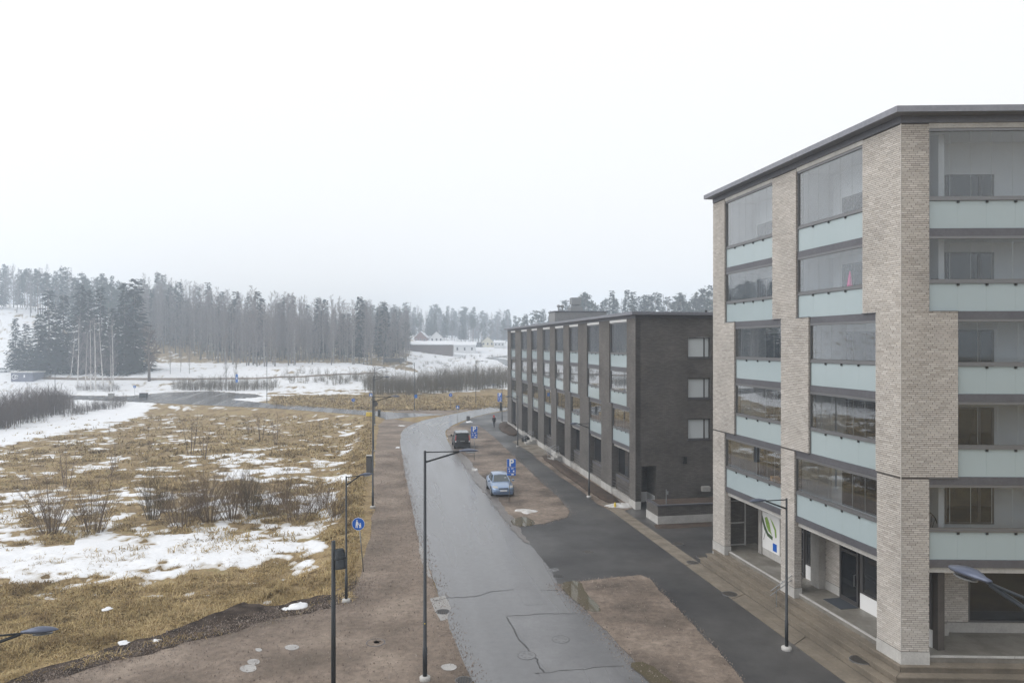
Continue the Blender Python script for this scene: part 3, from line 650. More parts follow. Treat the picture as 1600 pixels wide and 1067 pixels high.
def windows_on(fr, o, t0, t1, z0, z1, parent_build, split=.62, blind=None, frame='frame', glass='dglass'):
    mb = MB(); fw = .07
    mb.box(t0, t1, o, o + .05, z0, z0 + fw, T=fr); mb.box(t0, t1, o, o + .05, z1 - fw, z1, T=fr)
    mb.box(t0, t0 + fw, o, o + .05, z0 + fw, z1 - fw, T=fr); mb.box(t1 - fw, t1, o, o + .05, z0 + fw, z1 - fw, T=fr)
    tm = t0 + (t1 - t0) * split; mb.box(tm - .05, tm + .05, o, o + .05, z0 + fw, z1 - fw, T=fr)
    wn = parent_build(mb, 'window', M[frame])
    for a, b in ((t0 + fw, tm - .05), (tm + .05, t1 - fw)):
        mb = MB(); mb.box(a, b, o + .004, o + .022, z0 + fw, z1 - fw, T=fr); p = parent_build(mb, 'pane', M[blind or glass]); p.parent = wn
    return wn
def balcony(fr, t0, t1, R, znext, pb, pane=.72, dep=1.9, panel=1.04, top=False, fa=None):
    """front of one glazed balcony between two pillars"""
    f0, f1 = fa or (t0, t1)
    mb = MB(); mb.box(f0 - .03, f1 + .03, -.16, -.07, R - 1.44, R - 1.16, T=fr); pb(mb, 'fascia', M['fascia'])
    mb = MB(); mb.box(min(t0, f0) - .25, max(t1, f1) + .25, -dep, -.17, R - 1.43, R - 1.18, T=fr); pb(mb, 'balcony_slab', M['lconc'])
    mb = MB(); mb.box(t0, t1, -.19, -.05, R - .15, R - .09, T=fr); mb.box(t0, t1, -.15, -.09, R - .09, R, T=fr); rl = pb(mb, 'rail', M['rail'])
    n = max(1, round((t1 - t0 - .1) / panel)); w_ = (t1 - t0 - .1) / n
    for i in range(n):
        mb = MB(); mb.box(t0 + .05 + i * w_ + .0015, t0 + .05 + (i + 1) * w_ - .0015, -.125, -.11, R - 1.155, R - .16, T=fr); pb(mb, 'balustrade_panel', M['frost'])
        if i:
            t = t0 + .05 + i * w_; mb = MB(); mb.box(t - .04, t + .04, -.10, -.06, R - .24, R - .152, T=fr); c = pb(mb, 'clip', M['black']); c.parent = rl
    gt = znext - (0 if top else 1.54)
    mb = MB(); mb.box(t0, t1, -.16, -.06, gt, gt + .095, T=fr); pb(mb, 'head_rail', M['rail'])
    for a in (t0, t1 - .05):
        mb = MB(); mb.box(a, a + .05, -.17, -.075, R + .001, gt - .001, T=fr); mb.box(a, a + .05, -.17, -.075, R - 1.159, R - .151, T=fr); pb(mb, 'post', M['rail'])
    n = max(2, round((t1 - t0 - .1) / pane)); w_ = (t1 - t0 - .1) / n
    for i in range(n):
        mb = MB(); mb.box(t0 + .05 + i * w_ + .004, t0 + .05 + (i + 1) * w_ - .004, -.125, -.115, R + .012, gt - .006, T=fr); gp_ = pb(mb, 'glass_pane', M['glass'])
        if i:
            t = t0 + .05 + i * w_; mb = MB(); mb.box(t - .004, t + .004, -.124, -.116, R + .012, gt - .006, T=fr); o = pb(mb, 'pane_seal', M['seal']); o.parent = gp_
    return gt
BAY_L = [[(a[i][1], b[i][0]) for i in range(3)] for a, b in ((P_corner, P_mid), (P_mid, P_end))]
BAY_R = [(P_right[i][1], P_far[i][0]) for i in range(3)]
for k, R in enumerate(RK):
    zi = 0 if k == 0 else (1 if k < 3 else 2)
    zf = 0 if k < 2 else (1 if k < 4 else 2)
    top = k == 4; zn = 20.02 if top else RK[k + 1]
    for bi, bay in enumerate(BAY_L):
        t0, t1 = bay[zi]
        balcony(FL, t0, t1, R, zn, pbuild, top=top, fa=bay[zf])
        wf = FL.t((1317, 1184)[bi], -1.9)
        windows_on(FL, -1.9, wf - 2.3, wf, R - .55, R + 1.2, pbuild, .66)
    t0, t1 = BAY_R[zi]
    balcony(FRT, t0, t1, R, zn, pbuild, top=top, fa=BAY_R[zf])
    tw = TR(1476, -1.9); windows_on(FRT, -1.9, tw, tw + 1.85, R - .3, R + 1.2, pbuild, .70 if k != 4 else .72)
    windows_on(FRT, -1.9, tw + 4.1, tw + 5.5, R - 1.1, R + 1.2, pbuild, .5)
# top concrete beams above the glass
for fr, bays in ((FL, BAY_L[0]), (FL, BAY_L[1]), (FRT, BAY_R)):
    mb = MB(); mb.box(bays[2][0], bays[2][1], -.3, -.03, 20.12, 20.3, T=fr); pbuild(mb, 'beam', M['lconc'])
    mb = MB(); mb.box(bays[2][0] - .3, bays[2][1] + .3, -1.95, -.3, 20.1, 20.35, T=fr); pbuild(mb, 'ceiling_slab', M['white'])
# party walls behind the pillars
for fr, e in ((FL, P_corner), (FL, P_mid), (FL, P_end), (FRT, P_far)):
    for i, ((a, b), (z0, z1)) in enumerate(zip(e, ZZ)):
        if i == 0: z0 = 4.2
        if e is P_corner: a = b - .25
        mb = MB(); mb.box(a + .03, b - .03, -1.9, -.37, z0 + .01, z1 - .01, T=fr); pbuild(mb, 'party_wall', M['white'])
for i, (z0, z1) in enumerate(ZZ):
    b = P_right[i][1]; mb = MB(); mb.box(b - .25, b - .03, -1.9, -.37, max(z0, 4.2) + .01, z1 - .01, T=FRT); pbuild(mb, 'party_wall', M['white'])
# inner walls of the flats
TLE = P_end[0][1]
mb = MB(); mb.box(.4, TLE, -2.15, -1.9, 4.2, 20.3, T=FL); pbuild(mb, 'inner_wall', M['white'])
mb = MB(); mb.box(.4, TEND + 1.3, -2.15, -1.9, 4.2, 20.3, T=FRT); pbuild(mb, 'inner_wall', M['white'])
mb = MB(); mb.box(TLE - .2, TLE, -14, -.39, .0, 20.28, T=FL); pbuild(mb, 'end_wall', M['dbrick'])
# soffit over the ground floor
mb = MB(); mb.box(.3, TLE, -2.2, -.2, 4.0, 4.215, T=FL); pbuild(mb, 'soffit', M['lconc'])
mb = MB(); mb.box(.3, TEND + 1.3, -3.2, -.2, 4.0, 4.217, T=FRT); pbuild(mb, 'soffit', M['lconc'])
# roof: frieze and overhanging metal eaves mitred at the corner
def mitre(o, z):
    # corner point offset outward o from both fronts
    A = np.array([[FL.n.x, FL.n.y], [FRT.n.x, FRT.n.y]]); p = np.linalg.solve(A, [o, o]); return Vector((FL.O.x + p[0], FL.O.y + p[1], z))
def eave(o, z0, z1, name, m):
    mb = MB(); e1 = Vector(FL(TLE + (.2 if o > .2 else 0), o, 0)); e2 = Vector(FRT(TEND + 3, o, 0)); c = mitre(o, 0)
    i1 = Vector(FL(TLE + (.2 if o > .2 else 0), -14, 0)); i2 = Vector(FRT(TEND + 3, -10, 0)); 
    pts = [c, e2, i2, i1, e1]
    lo = [(p.x, p.y, z0) for p in pts]; hi = [(p.x, p.y, z1) for p in pts]
    mb.loft([lo, hi]); return pbuild(mb, name, m, recalc=True)
eave(.02, ZTOP + .012, 20.56, 'frieze', M['fascia']); eave(.47, 20.56, 20.78, 'roof', M['roofmetal'])
# ---- ground floor of the pale building
zt = .94
GB = -1.82
mb = MB(); mb.box(.35, TLE - 2.2, GB - .3, GB - .014, zt, 4.0, T=FL); pbuild(mb, 'ground_wall', M['mortar'])
def gwall(fr, o, t0, t1, z0=1.34, z1=4.0):
    if t1 - t0 > .05: bricks.wall(fr, t0, t1, z0, z1, o)
tg = lambda u: FL.t(u, GB)
doors = [(tg(1343), tg(1314)), (tg(1259), tg(1243))]
wins = [(.6, tg(1345)), (tg(1276), tg(1260))]
gwall(FL, GB, tg(1312), tg(1290)); gwall(FL, GB, tg(1241), TLE - 2.2)
mb = MB(); mb.box(tg(1312), tg(1290), GB - .012, GB + .02, zt, 1.33, T=FL); mb.box(tg(1241), TLE - 2.2, GB - .012, GB + .02, zt, 1.33, T=FL); pbuild(mb, 'wall_base', M['lconc'])
mb = MB(); mb.box(tg(1290), tg(1277), GB - .012, GB + .35, zt, 4.0, T=FL); pbuild(mb, 'concrete_pier', M['conc'])
def door(fr, o, t0, t1, z0, z1, pb):
    mb = MB(); fw = .09; mb.box(t0, t0 + fw, o, o + .09, z0, z1, T=fr); mb.box(t1 - fw, t1, o, o + .09, z0, z1, T=fr)
    mb.box(t0 + fw, t1 - fw, o, o + .09, z1 - fw, z1, T=fr); mb.box(t0 + fw, t1 - fw, o, o + .07, z0, z0 + .16, T=fr); mb.box(t0 + fw, t1 - fw, o, o + .08, z0 + 2.15, z0 + 2.24, T=fr)
    d = pb(mb, 'door', M['frame'])
    for a, b in ((z0 + .16, z0 + 2.15), (z0 + 2.24, z1 - fw)):
        mb = MB(); mb.box(t0 + fw, t1 - fw, o + .01, o + .035, a, b, T=fr); p = pb(mb, 'pane', M['dglass']); p.parent = d
    mb = MB(); s = t0 + fw + .05; mb.tube([fr(s, o + .10, z0 + .85), fr(s, o + .17, z0 + .87), fr(s, o + .17, z0 + 1.35), fr(s, o + .10, z0 + 1.37)], .016, 6); h = pb(mb, 'handle', M['galv']); h.parent = d
for a, b in doors: door(FL, GB - .01, a, b, zt, 3.96, pbuild)
for a, b in wins:
    windows_on(FL, GB - .01, a, b, 1.62, 3.96, pbuild, .97); mb = MB(); mb.box(a, b, GB - .012, GB + .04, zt, 1.60, T=FL); pbuild(mb, 'wall_base', M['wht'])
mb = MB(); mb.box(tg(1345), tg(1316), GB + .12, GB + .95, zt + .002, zt + .02, T=FL)
dm = mb.build('doormat', M['black'] and mat('doormat', (.05, .06, .075), .9)); tag(dm, 'dark blue grey doormat before the glass shop door on the terrace', 'doormat')
# glazed wind screen at the open end of the terrace
ts = TLE - .5
mb = MB()
for a, b, c, d in ((-1.75, -1.68, zt, 3.5), (-.42, -.36, zt, 3.5)): mb.box(ts, ts + .06, a, b, c, d, T=FL)
for c in (zt + .03, 2.2, 3.44): mb.box(ts, ts + .06, -1.68, -.42, c, c + .06, T=FL)
pbuild(mb, 'screen_frame', M['lconc'])
mb = MB(); mb.box(TLE - 2.2, TLE - 1.9, -2.4, GB + .1, zt, 4.0, T=FL); pbuild(mb, 'concrete_pier', M['conc'])
# camera-side ground floor
GR = -2.45
trg = lambda u: FRT.t(u, GR)
mb = MB(); mb.box(.9, trg(1513), GR - .3, GR - .014, zt, 4.0, T=FRT); pbuild(mb, 'ground_wall', M['mortar'])
bricks.wall(FRT, trg(1440), trg(1513), 1.34, 4.0, GR)
mb = MB(); mb.box(.9, TEND + 1.3, GR - .012, GR + .02, zt, 1.33, T=FRT); pbuild(mb, 'wall_base', M['conc'])
windows_on(FRT, GR - .05, trg(1513), trg(1513) + 2.9, 1.34, 4.0, pbuild, .86); windows_on(FRT, GR - .05, trg(1513) + 2.95, trg(1513) + 6.2, 1.34, 4.0, pbuild, .5)
mb = MB(); mb.box(trg(1465), trg(1474), GR + .1, GR + .35, zt, zt + .45, T=FRT); pbuild(mb, 'pedestal', M['conc'])
mb = MB(); mb.box(trg(1470), trg(1475), GR + .02, GR + .18, 3.72, 3.84, T=FRT); pbuild(mb, 'wall_lamp', M['black'])
# --- bricks: the 300 that show largest are single parts, the rest one part
def bdist(it):
    p = it[0]((it[1] + it[2]) / 2, 0, 0); return math.hypot(p[0], p[1]) + abs((it[3]) - CZ) * .15
full = [i for i, it in enumerate(bricks.items) if it[2] - it[1] > BR_L - .006 and it[0] is FRT and it[5] > -.1]
full.sort(key=lambda i: bdist(bricks.items[i])); single = set(full[:300])
co = []; fc = []; 
for i, it in enumerate(bricks.items):
    if i in single: continue
    p = brick_hex(*it); n = len(co); co += p
    e1 = Vector(p[1]) - Vector(p[0]); e2 = Vector(p[3]) - Vector(p[0])
    fl = e1.x * e2.y - e1.y * e2.x < 0
    for q in ((0, 3, 2, 1), (4, 5, 6, 7), (0, 1, 5, 4), (1, 2, 6, 5), (3, 0, 4, 7)):
        fc.append(tuple(n + k for k in (reversed(q) if fl else q)))
bw = MB(); bw.v = co; bw.f = fc; bw.m = [0] * len(fc)
pbuild(bw, 'brickwork', M['brick'], uv=False, kind='stuff')
b1 = MB(); b1.box(-BR_L / 2, BR_L / 2, -.01, .01, -BR_H / 2, BR_H / 2)
proto = None
for i in sorted(single):
    fr, a, b, za, zb, o = bricks.items[i]; c = Vector(fr((a + b) / 2, o - .01, (za + zb) / 2)) - PO
    if proto is None: proto = b1.build('brick', M['brick'], pale, org=(0, 0, 0), uv=False); q = proto
    else: q = proto.copy(); COL.objects.link(q)
    q.location = c; q.rotation_euler = (0, 0, math.atan2(fr.d.y, fr.d.x))
# --- steps, terrace and paved strip in front
def stepset(name, fr_pts, zlev, m): pass
steps = thing('entrance_steps', None, None, ab(22.55, BF), kind='structure')
def strip(name, b0, b1, a0, a1, z, m, parent, seg=1.5, th=.21):
    """row of slabs following the street front and turning the corner"""
    c0, c1 = mitre(BF - b0, 0), mitre(BF - b1, 0)
    e0, e1 = Vector(ab(a1, b0)), Vector(ab(a1, b1)); n = max(1, int((e0 - c0).length / seg))
    f0, f1 = c0 + Vector((_r.x, _r.y, 0)) * 12, c1 + Vector((_r.x, _r.y, 0)) * 12; n2 = max(1, int(12 / seg))
    for (p0, p1, q0, q1, nn) in ((c0, c1, e0, e1, n), (c0, c1, f0, f1, n2)):
        for i in range(nn):
            g = .0008
            A, B = p0.lerp(q0, i / nn + g), p0.lerp(q0, (i + 1) / nn - g); C, D = p1.lerp(q1, (i + 1) / nn - g), p1.lerp(q1, i / nn + g)
            dz = rnd.uniform(-.002, .002) if seg < 1 else 0; mb = MB()
            mb.hexa([(p.x, p.y, z - th) for p in (A, B, C, D)] + [(p.x, p.y, z + dz) for p in (A, B, C, D)])
            mb.build(name, m, parent, org=PO)
AE = 22.55 + TLE
for i, (b0, b1, z) in enumerate(((17.45, 17.853, .31), (17.86, 18.243, .52), (18.25, 18.63, .73))):
    strip('riser', b0 + .07, b1 + .1, 0, AE - .25, z - .056, M['dconc'], steps, seg=7.4, th=.4)
    strip('step', b0, b1, 0, AE - .2, z, M['dconc'], steps, seg=7.4, th=.055)
strip('terrace_slab', 18.64, 20.9, 0, AE - .05, zt, M['terrace'], steps, seg=4.9, th=.5)
strip('nosing', 18.62, 18.72, 0, AE - 1.5, zt + .012, M['lconc'], steps, seg=3.5, th=.05)
pav = thing('paving_strip', None, None, ab(22.55, BF), kind='structure')
for (b0, b1) in ((16.52, 16.98), (16.99, 17.45)):
    strip('paver', b0, b1, 0, 52.5, .035, M['dconc'], pav, seg=4.9, th=.1)
# ---- handrail on the steps
hr = thing('handrail', 'bent galvanised double handrail rising over the entrance steps', 'handrail', ab(31.2, 17.6, .3))
def hrp(a, b, z): return ab(a, b, z)
a_ = 29.5
for zo, nm in ((0, 'rail_tube'), (-.2, 'rail_tube')):
    mb = MB(); mb.tube([hrp(a_, 17.35, 1.05 + zo), hrp(a_, 18.55, 1.78 + zo), hrp(a_, 18.95, 1.8 + zo), hrp(a_, 18.98, 1.7 + zo)], .022, 7); mb.build(nm, M['galv'], hr, org=hr.location)
for b, z0, z1 in ((17.65, .3, 1.2), (18.9, .94, 1.8)):
    mb = MB(); mb.tube([hrp(a_, b, z0), hrp(a_, b, z1)], .02, 7); mb.build('post', M['galv'], hr, org=hr.location)
# ---- site plan board
bt0, bt1 = tg(1219), tg(1187); bz0, bz1 = FL.z(1219, 876, GB) + .25, 3.75
bd = thing('notice_board', 'white printed site plan board with green map on the brick terrace wall', 'notice board', FL((bt0 + bt1) / 2, GB, bz0))
bo = bd.location
mb = MB(); mb.box(bt0, bt1, GB + .006, GB + .03, bz0, bz1, T=FL); mb.build('panel', M['wht'], bd, org=bo)
def onb(x, y): return FL(bt1 + (bt0 - bt1) * x, GB + .034, bz0 + (bz1 - bz0) * y)
def flat(poly, name, m, par=bd):
    mb = MB(); mb.quad(*[onb(*p) for p in poly]); o = mb.build(name, m, par, org=bo, recalc=False)
    return o
flat([(.08, .72), (.14, .76), (.3, .52), (.45, .38), (.68, .34), (.66, .26), (.42, .30), (.26, .42)], 'print', mat('print_dark_green', (.05, .09, .04), .6))
flat([(.28, .68), (.4, .72), (.52, .60), (.58, .44), (.66, .36), (.46, .42), (.36, .52)], 'print', M['green'])
flat([(.55, .72), (.68, .66), (.84, .52), (.86, .36), (.8, .34), (.76, .5), (.64, .62)], 'print', M['green'])
flat([(.68, .04), (.87, .04), (.87, .21), (.68, .21)], 'print', M['blue'])
for k in range(16):
    x = .2 + k * .045; 
    if k in (9, 12): continue
    flat([(x, .905), (x + .03, .905), (x + .03, .945), (x, .945)], 'print', M['black'])
for k in range(5): flat([(.2 + k * .05, .80), (.235 + k * .05, .80), (.235 + k * .05, .83), (.2 + k * .05, .83)], 'print', M['frame'])
flat([(.22, .18), (.24, .18), (.32, .36), (.30, .36)], 'print', M['frame'])
# ---- things on balconies
t0 = BAY_L[0][2][0]; c = Vector(FL(FL.t(1328, -.6), -.6, RK[3] - 1.18))
pk = thing('folded_parasol', 'closed pink parasol standing behind balcony glass', 'parasol', c)
mb = MB(); mb.tube([c, c + Vector((0, 0, 1.86))], .02, 6); mb.build('pole', M['galv'], pk, org=c)
mb = MB(); mb.tube([c + Vector((0, 0, h)) for h in (.95, 1.05, 1.4, 1.85)], [.17, .15, .09, .02], 9); mb.build('canopy', mat('pink_cloth', (.75, .03, .25), .7), pk, org=c)
t0 = BAY_R[0][0]; c = Vector(FRT(t0 + .45, -.55, RK[0] - 1.18))
ch = thing('wire_chair', 'black wire basket chair on the lowest balcony beside the corner pillar', 'chair', c)
for nm, hh in (('basket', 0),):
    for k in range(9):
        a = math.pi * k / 8; mb = MB()
        mb.tube([c + Vector((math.cos(a) * .38 * q, .1 * q + .2, .55 + (1 - (1 - q) ** 2) * .85 * math.sin(a) + .15 * q)) for q in (0, .25, .5, .75, 1)], .013, 5); mb.build('basket_wire', M['black'], ch, org=c)
    mb = MB(); mb.tube([c + Vector((math.cos(a) * .38, .3, .7 + .85 * math.sin(a))) for a in np.linspace(0, math.pi, 13)], .02, 6); mb.build('rim', M['black'], ch, org=c)
for dx in (-.25, .25):
    mb = MB(); mb.tube([c + Vector((dx, .3, 0)), c + Vector((dx * .6, .3, .6))], .018, 5); mb.build('leg', M['black'], ch, org=c)
t0, t1 = BAY_L[1][0]; c = Vector(FL(t0 + 1.6, -.75, RK[0] - 1.18))
tb = thing('balcony_table', 'wooden table on the first balcony above the notice board', 'table', c)
mb = MB(); mb.box(-.55, .55, -.35, .35, .98, 1.03); o = mb.build('tabletop', mat('wood', (.30, .16, .07), .5), tb, org=(0, 0, 0))
for dx in (-.5, .5):
    for dy in (-.3, .3):
        mb = MB(); mb.box(dx - .03, dx + .03, dy - .03, dy + .03, 0, .98); mb.build('leg', M['frame'], tb, org=(0, 0, 0))
tb.rotation_euler = (0, 0, math.atan2(S2.y, S2.x))
c = Vector(FL(t0 + 1.75, -.75, RK[0] - .148)); mb = MB(); mb.box(-.2, .2, -.15, .15, 0, .22)
bx_ = mb.build('crate', mat('crate_wood', (.42, .24, .09), .7), None); bx_.location = c; tag(bx_, 'orange brown wooden crate standing on the balcony table', 'crate')

# ------------------------------------------------------------------ dark building further along
FD = Frame(ab(49.9, BF), S2, -N2); FE = Frame(ab(49.9, BF), N2, -S2)
dark = thing('apartment_building', 'dark grey brick apartment block with rows of glazed balconies, four storeys', 'building', ab(49.9, BF))
DO = Vector(dark.location)
def dbuild(mb, name, m, parent=None, **k): return mb.build(name, m, parent or dark, org=DO, **k)
D = FD.t; DLEN = D(793); DZT = 14.27; DR = [5.65, 8.65, 11.65]
ups = [(979, 952), (936, 917), (903, 889), (880, 867), (859, 848), (839, 830), (823, 814), (805, 798)]
bu = [(D(a), D(b)) for a, b in ups]
bl = [(max(.5, a - .62), b - .62) for a, b in bu]
def dpillars(bays, z0, z1):
    edges = [0] + [q for ab_ in bays for q in ab_] + [DLEN]
    for i in range(0, len(edges), 2):
        mb = MB(); mb.box(edges[i], edges[i + 1], -.4, 0, z0, z1, T=FD); dbuild(mb, 'pillar', M['dbrick'])
        if z0 < 1:
            mb = MB(); mb.box(edges[i] - .01, edges[i + 1] + .01, -.42, .015, -.1, .6, T=FD); dbuild(mb, 'plinth', M['lconc'])
dpillars(bu, ZL + .001, DZT); dpillars(bl, .1, ZL)
for (a, b), (c, d) in zip(bu, bl):
    for q0, q1 in ((c, a), (d, b)):
        mb = MB(); mb.box(q0 - .03, q1 + .02, -.35, .04, ZL - .03, ZL + .02, T=FD); dbuild(mb, 'step_sill', M['fascia'])
for i in range(8):
    for k, R in enumerate(DR):
        t0, t1 = bl[i] if k == 0 else bu[i]
        top = k == 2
        balcony(FD, t0, t1, R, 13.95 if top else DR[k + 1], dbuild, pane=.8, dep=1.6, top=top, fa=bl[i] if k == 1 else None)
        windows_on(FD, -1.6, t0 + .2, t0 + .2 + (t1 - t0) * .55, R - .6, R + 1.2, dbuild, .6)
    t0, t1 = bu[i]
    mb = MB(); mb.box(t0, t1, -.3, -.02, 14.06, 14.25, T=FD); dbuild(mb, 'beam', M['wht'])
    # ground floor recess
    t0, t1 = bl[i]
    if i in (3, 5, 6):
        door(FD, -1.2, t0 + .3, t0 + 1.5, .7, 4.1, dbuild)
    elif i == 7:
        windows_on(FD, -.3, t0, t1, .9, 4.2, dbuild, .5)
    else:
        windows_on(FD, -.6, t0 + .02, t1 - .02, 1.75, 4.18, dbuild, .42)
        mb = MB(); mb.box(t0 - .05, t1 + .05, -.62, -.35, .1, 1.75, T=FD); dbuild(mb, 'apron_wall', M['dbrick'])
        mb = MB(); mb.box(t0, t1, -.64, -.33, 1.52, 1.73, T=FD); dbuild(mb, 'sill_band', M['fascia'])
        rl = None
        for zz in (.85, 1.1, 1.35):
            mb = MB(); mb.tube([FD(t0, -.1, zz), FD(t1, -.1, zz)], .022, 5); o = dbuild(mb, 'railing_bar', M['frame'])
    mb = MB(); mb.box(t0, t1, -.3, -.04, -.1, .5, T=FD); dbuild(mb, 'base_wall', M['conc'])
mb = MB(); mb.box(.3, DLEN, -1.9, -1.6, 4.1, 14.2, T=FD); dbuild(mb, 'inner_wall', M['white'])
mb = MB(); mb.box(3.2, DLEN, -1.9, -1.6, 0, 4.1, T=FD); dbuild(mb, 'inner_wall', M['dbrick'])
mb = MB(); mb.box(.3, DLEN, -1.6, -.2, 4.0, 4.2, T=FD); dbuild(mb, 'soffit', M['conc'])
for q, zz0, zz1 in ([(bu[i][1], ZL, 14.2) for i in range(8)] + [(bl[i][1], 0, ZL) for i in range(8)] + [(bu[i][0] - .2, ZL, 14.2) for i in range(8)] + [(bl[i][0] - .2, 0, ZL) for i in range(1, 8)]):
    mb = MB(); mb.box(q + .01, q + .19, -1.6, -.39, zz0 + .01, zz1, T=FD); dbuild(mb, 'party_wall', M['white'] if zz0 > 1 else M['dbrick'])
mb = MB(); mb.box(.3, DLEN, -1.6, -.3, 14.1, 14.25, T=FD); dbuild(mb, 'ceiling_slab', M['white'])
# end wall facing the camera with a porch opening at the corner
E = FE.t; po0, po1, poz = E(1002), E(1026), FE.z(1015, 728)
ewid = 15.0
wx0, wx1 = E(1075), E(1110)
wz = [(FE.z(1090, b), FE.z(1090, a)) for a, b in ((527, 559), (590.5, 622.5), (654, 686.5))]
mb = MB()
xs = [0, po0, po1, wx0, wx1, ewid]
def ew(t0, t1, z0, z1): mb.box(t0, t1, -.35, -.0, z0, z1, T=FE)
ew(.002, po0, .1, DZT); ew(po0, po1, poz, DZT); ew(po1, wx0, -.1, DZT); ew(wx1, ewid, -.1, DZT)
zs = [-.1] + [q for p in sorted(wz) for q in p] + [DZT]
for i in range(0, len(zs), 2): ew(wx0, wx1, zs[i], zs[i + 1])
dbuild(mb, 'end_wall', M['dbrick'])
for z0, z1 in wz:
    windows_on(FE, -.2, wx0 + .01, wx1 - .01, z0 + .01, z1 - .01, dbuild, .76, blind='blind')
    mb = MB(); mb.box(wx0 - .04, wx1 + .04, -.2, .05, z0 - .06, z0 + .008, T=FE); dbuild(mb, 'sill', M['fascia'])
mb = MB(); mb.box(po0 - .1, po1 + 1.2, -2.2, -2.0, 0, poz, T=FE); mb.box(po1, po1 + .2, -2.0, -.36, 0, poz, T=FE); dbuild(mb, 'porch_wall', M['dbrick'])
mb = MB(); mb.box(po1 - .03, po1, -1.98, -.37, .1, .9, T=FE); mb.box(po0, po1, -1.99, -1.95, .1, .9, T=FE); dbuild(mb, 'wall_base', M['wht'])
mb = MB(); mb.box(E(1067), E(1072), .0, .16, FE.z(1070, 724), FE.z(1070, 713), T=FE); dbuild(mb, 'wall_lamp', M['black'])
def dslab(o, z0, z1, name, m):
    mb = MB(); mb.box(-o, DLEN + o, -15, o, z0, z1, T=FD); return dbuild(mb, name, m)
dslab(.02, DZT + .006, 14.5, 'frieze', M['fascia']); rf = dslab(.42, 14.5, 14.72, 'roof', M['roofmetal'])
# roof plant room with vents
pX0, pX1, pY = (867 - 800) / FPX * 86, (948 - 800) / FPX * 86, 86.0
FPn = Frame((pX0, pY), N2, -S2)
mb = MB(); mb.box(0, 6.6, -3.2, 0, 14.7, 16.25, T=FPn); pr = dbuild(mb, 'plant_room', mat('plate_grey', (.20, .20, .20), .6, var=(.235, .235, .235), scale=.5))
mb = MB(); mb.box(-.08, 6.7, -3.3, .08, 16.25, 16.38, T=FPn); o = dbuild(mb, 'coping', M['fascia']); o.parent = pr
cx = FPn.t(904)
mb = MB(); mb.box(cx - .75, cx + .75, -2.2, -.8, 16.38, 16.95, T=FPn); o = dbuild(mb, 'vent_base', M['galv']); o.parent = pr
mb = MB(); mb.box(cx - .42, cx + .42, -1.9, -1.1, 16.95, 17.25, T=FPn); mb.box(cx - .58, cx + .58, -2.1, -.9, 17.25, 18.1, T=FPn); o = dbuild(mb, 'vent_hood', M['galv']); o.parent = pr
for u in (875, 881):
    c = Vector(FPn(FPn.t(u), -.7, 16.38)); mb = MB(); mb.tube([c, c + Vector((0, 0, .45)), c + Vector((0, 0, .46)), c + Vector((0, 0, .7)), c + Vector((0, 0, .8))], [.08, .08, .22, .24, .1], 9); o = dbuild(mb, 'vent_cap', M['galv']); o.parent = pr
for t in (6.2, 8.4, 10.6):
    c = Vector(FE(t, -1.2, 14.72)); mb = MB(); mb.tube([c, c + Vector((0, 0, .18)), c + Vector((0, 0, .24))], [.1, .1, .04], 8); o = dbuild(mb, 'roof_cap', M['black']); o.parent = rf
# planter box before the end wall
c0 = gp(1028, 818, .05); Fp = Frame((c0.x, c0.y), N2, -S2)
pl = thing('planter', 'long dark brick planter with pale concrete foot before the end wall', 'planter', c0)
def plb(mb, n, m): return mb.build(n, m, pl, org=c0)
mb = MB(); mb.box(0, 9, -2.1, 0, .55, 1.22, T=Fp); plb(mb, 'brick_wall', M['dbrick'])
mb = MB(); mb.box(-.03, 9.05, -2.13, .03, -.05, .55, T=Fp); plb(mb, 'foot', M['lconc'])
mb = MB(); mb.box(-.06, 9.1, -.25, .06, 1.22, 1.3, T=Fp); mb.box(-.06, .2, -2.1, -.25, 1.22, 1.3, T=Fp); plb(mb, 'coping', M['fascia'])
mb = MB(); mb.box(.2, 9, -2.05, -.25, 1.0, 1.24, T=Fp); plb(mb, 'soil', M['soil'])
mb = MB(); mb.box(E(1094), E(1106), 2.2 - 2.1, .45, 1.24, 1.6, T=FE); mb.build('light_box', M['conc'], pl, org=c0)
# planting beds and their gravel edge
def bed(name, px, h, m, seed):
    pts = jitter_ring(smooth_ring([gp(u, v) for u, v in px], 1), .7, .1, seed); c = sum(pts, Vector()) / len(pts); mb = MB()
    rings = []
    for f, z in ((1, .005), (.9, h * .6), (.6, h), (.25, h * 1.1), (.03, h)):
        rings.append([(c.x + (p.x - c.x) * f, c.y + (p.y - c.y) * f, z * (1 + .5 * (float(vnoise(np.array(p.x * 1.7 * f), np.array(p.y * 1.7), seed)) - .5) if f < 1 else 1)) for p in pts])
    mb.loft(rings); return mb.build(name, m, smooth=True, recalc=True, kind='structure')
sheet('bed_edge', [(828, 704), (846, 703), (884, 726), (940, 758), (994, 792), (962, 802), (938, 790), (912, 770), (874, 744), (838, 716)], .018, M['gravel2'], .1, .5, kind='structure')
bed('planting_bed', [(842, 712), (856, 710), (886, 731), (930, 758), (978, 788), (958, 792), (925, 772), (885, 745)], .22, M['soil'], 3)
bed('planting_bed', [(778, 668), (782, 660), (793, 659), (806, 671), (812, 680), (800, 682), (786, 676)], .35, M['soil'], 5)
sheet('paved_patch', [(800, 690), (826, 683), (860, 706), (850, 712), (834, 710)], .02, M['dconc'], .02, kind='structure')
sheet('bed_edge', [(1022, 820), (1112, 814), (1112, 822), (1060, 826), (1026, 826)], .02, M['soil'], .1, .5, kind='structure')
